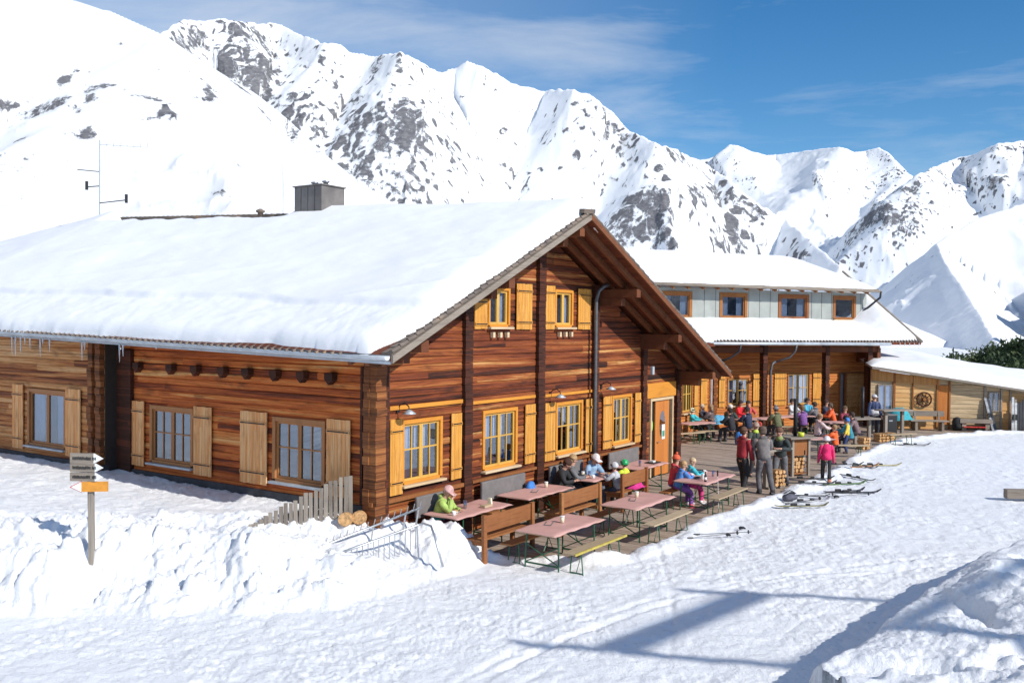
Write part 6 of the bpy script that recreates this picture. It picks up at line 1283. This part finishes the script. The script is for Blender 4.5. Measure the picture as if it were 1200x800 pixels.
# ------------------------------------------------------------------ in front of the hut
HY = atan2(hu.y, hu.x)
def hp(px, b, z=0): a = Hx(px); return HF.P(a, b, z-HO.z) if False else Vector((*(HO+hu*a+hv*b)[:2], z))
o = thing('garden_bench', 'weathered garden bench with backrest under the wagon wheel', 'bench', hp(1082, .55, 0), HY)
w_ = Hx(1104)-Hx(1060)
mb = MB(); mb.box(-w_/2, w_/2, -.42, .0, .42, .47); mb.build('seat', M['weathh'], o, .006); mb = MB(); mb.box(-w_/2+.05, w_/2-.05, .08, .12, .62, .86); mb.build('backrest', M['weathh'], o, .006)
for sx in (-1, 1): mb = MB(); mb.box(sx*(w_/2-.25)-.05, sx*(w_/2-.25)+.05, -.38, .12, 0, .42); mb.build('leg', M['weathh'], o); mb = MB(); mb.bar((sx*(w_/2-.3), .05, .4), (sx*(w_/2-.3), .10, .86), .07, .05); mb.build('back_post', M['weathh'], o)
o = thing('low_bench', 'thick plank bench in front of the greyed boards of the hut', 'bench', hp(1138, .45, 0), HY); w_ = Hx(1158)-Hx(1120)
mb = MB(); mb.box(-w_/2, w_/2, -.22, .2, .36, .52); mb.build('seat', M['weathh'], o, .01)
for sx in (-1, 1): mb = MB(); mb.box(sx*(w_/2-.2)-.09, sx*(w_/2-.2)+.09, -.16, .16, 0, .36); mb.build('leg', M['weathh'], o)
beer_bench('white-legged bench at the snow edge before the hut', G0(1056, 508, .46), YF, Ln=1.4)
bag('black_bag', 'black bag at the foot of the orange hut door', hp(1117, .5, .0), HY-pi/2, (.012, .012, .014), 1.35, 'bag')
o = thing('sled', 'red sled lying under the thick plank bench', 'sled', hp(1136, .62, .02), HY); mb = MB()
for q in (-.16, .16): mb.tube([(-.6, q, .04), (.5, q, .04), (.62, q, .12), (.6, q, .2)], .02, 6)
mb.build('runner', M['iron'], o); mb = MB(); mb.box(-.5, .45, -.18, .18, .16, .19); mb.build('seat', cloth((.6, .03, .03), .4), o, .01)
for i, (p0, p1, c) in enumerate(((1153, 1160, (.35, .36, .38)), (1156, 1163, (.06, .06, .07)))):
    o = thing('ski', ('light' if i == 0 else 'dark')+' ski leaning against the hut wall by the dark window', 'ski', hp(p1, .45, 0), HY, 'skis leaning on the hut'); q = hp(p0, .12, 1.45)-hp(p1, .45, 0); q = Vector((q.dot(hu), q.dot(-hv), q.z)); mb = MB(); mb.bar((0, 0, 0), q, .10, .02, (0, 1, 0)); mb.build('blade', cloth(c, .4), o); mb = MB(); mb.bar(q*.42, q*.55, .07, .08, (0, 1, 0)); mb.build('binding', M['black'], o)
for i, px in enumerate((1179, 1182.5)):
    o = thing('ski', ('left' if i == 0 else 'right')+' of the pale upright skis beside the dark board fence', 'ski', hp(px, .75, 0), HY, 'pale skis at the board fence'); mb = MB(); mb.bar((0, 0, 0), (.02, .1, 1.55-.25*i), .10, .02, (0, 1, 0)); mb.build('blade', cloth((.5, .5, .5), .4), o); mb = MB(); mb.box(-.04, .04, -.09, -.01, .55, .8); mb.build('binding', M['black'], o)
bf = thing('board_fence', 'dark upright board fence with ragged top at the right end of the hut', 'fence', hp(1186, .6, 0), HY)
for i in range(16): a = -.15+i*.115; mb = MB(); mb.box(a, a+.10, -.02, .02, -.2, random.uniform(1.15, 1.4) if i % 3 else 1.45); mb.build('board', M['plinth'] if i % 4 else M['weath'], bf)

# ------------------------------------------------------------------ unseen gantry added off to the right to cast the shadow across the piste
mz = thing('shadow_gantry', 'unseen timber gantry added right of the view to cast shadow on the piste', 'gantry', (0, 0, 0))
def sh2(px, py, hgt): p = gd(px, py, .02); k = (hgt-.02)/S.z; return p+S*k
mb = MB(); mb.bar(sh2(600, 752, 11.2), sh2(935, 782, 11.2), .13, .11); mb.build('rail', M['metal'], mz)
mb = MB(); mb.bar(sh2(795, 692, 11.2), sh2(1085, 706, 11.2), .12, .10); mb.build('rail', M['metal'], mz)
mb = MB(); mb.bar(sh2(715, 763, 11.0), sh2(885, 695, 11.0), .36, .20); mb.build('cross_beam', M['weathh'], mz)
e1, e2 = sh2(935, 782, 11.2), sh2(1085, 706, 11.2)
for e in (e1, e2):
    zb = gz(e.x, e.y); mb = MB(); mb.bar(Vector((e.x, e.y, zb-.3)), e+Z*.1, .22, .22, (1, 0, 0)); mb.build('post', M['weathh'], mz)
mb = MB(); mb.bar(e1, e2, .16, .14); mb.build('beam', M['weathh'], mz)

# ------------------------------------------------------------------ mountain-pine thicket on the knoll
rg_ = np.random.default_rng(5); vs = []; NT = 0
tri = []
for i in range(150):
    a = rg_.uniform(.405, .66); D_ = rg_.uniform(78, 108); x = D_*sin(a); y = D_*cos(a); z0 = float(ground_h(np.array([x]), np.array([y]))[0]); r = rg_.uniform(1.2, 2.4); hh = rg_.uniform(1.3, 2.3); m_ = 420
    d = rg_.normal(size=(m_, 3)); d /= np.linalg.norm(d, axis=1)[:, None]; d[:, 2] = np.abs(d[:, 2]); lob = 1+.28*np.sin(d[:, 0]*5+i)*np.cos(d[:, 1]*6+i*2); rad = rg_.uniform(.55, 1.0, m_)**.5*lob
    c = np.stack([x+d[:, 0]*r*rad, y+d[:, 1]*r*rad, z0+d[:, 2]*hh*rad], -1)
    for k in range(3): tri.append(c+rg_.normal(size=(m_, 3))*np.array([.13, .13, .17])+np.array([0, 0, .06*k]))
    NT += m_
n_tot = NT; co = np.zeros((n_tot, 3, 3)); 
j = 0
for i in range(150):
    m_ = len(tri[3*i])
    for k in range(3): co[j:j+m_, k] = tri[3*i+k]
    j += m_
me = bpy.data.meshes.new('pine_thicket'); me.vertices.add(n_tot*3); me.vertices.foreach_set('co', co.astype(np.float32).reshape(-1)); me.loops.add(n_tot*3); me.loops.foreach_set('vertex_index', np.arange(n_tot*3, dtype=np.int32)); me.polygons.add(n_tot); me.polygons.foreach_set('loop_start', np.arange(0, n_tot*3, 3, dtype=np.int32)); me.polygons.foreach_set('loop_total', np.full(n_tot, 3, np.int32)); me.update()
mp_, t, N, L, b = nmat('pine needles'); tc = N.new('ShaderNodeTexCoord'); nn = noise(N, L, tc.outputs['Object'], .5, det=6, rough=.7); r_ = ramp(N, [(.3, (.012, .028, .012)), (.5, (.035, .065, .018)), (.68, (.10, .13, .03))]); L.new(nn.outputs[0], r_.inputs[0]); L.new(r_.outputs[0], b.inputs['Base Color']); b.inputs['Roughness'].default_value = .7
tag(link('pine_thicket', me, mp_), 'dark green mountain pine thicket on the knoll behind the hut', 'bushes', kind='stuff')
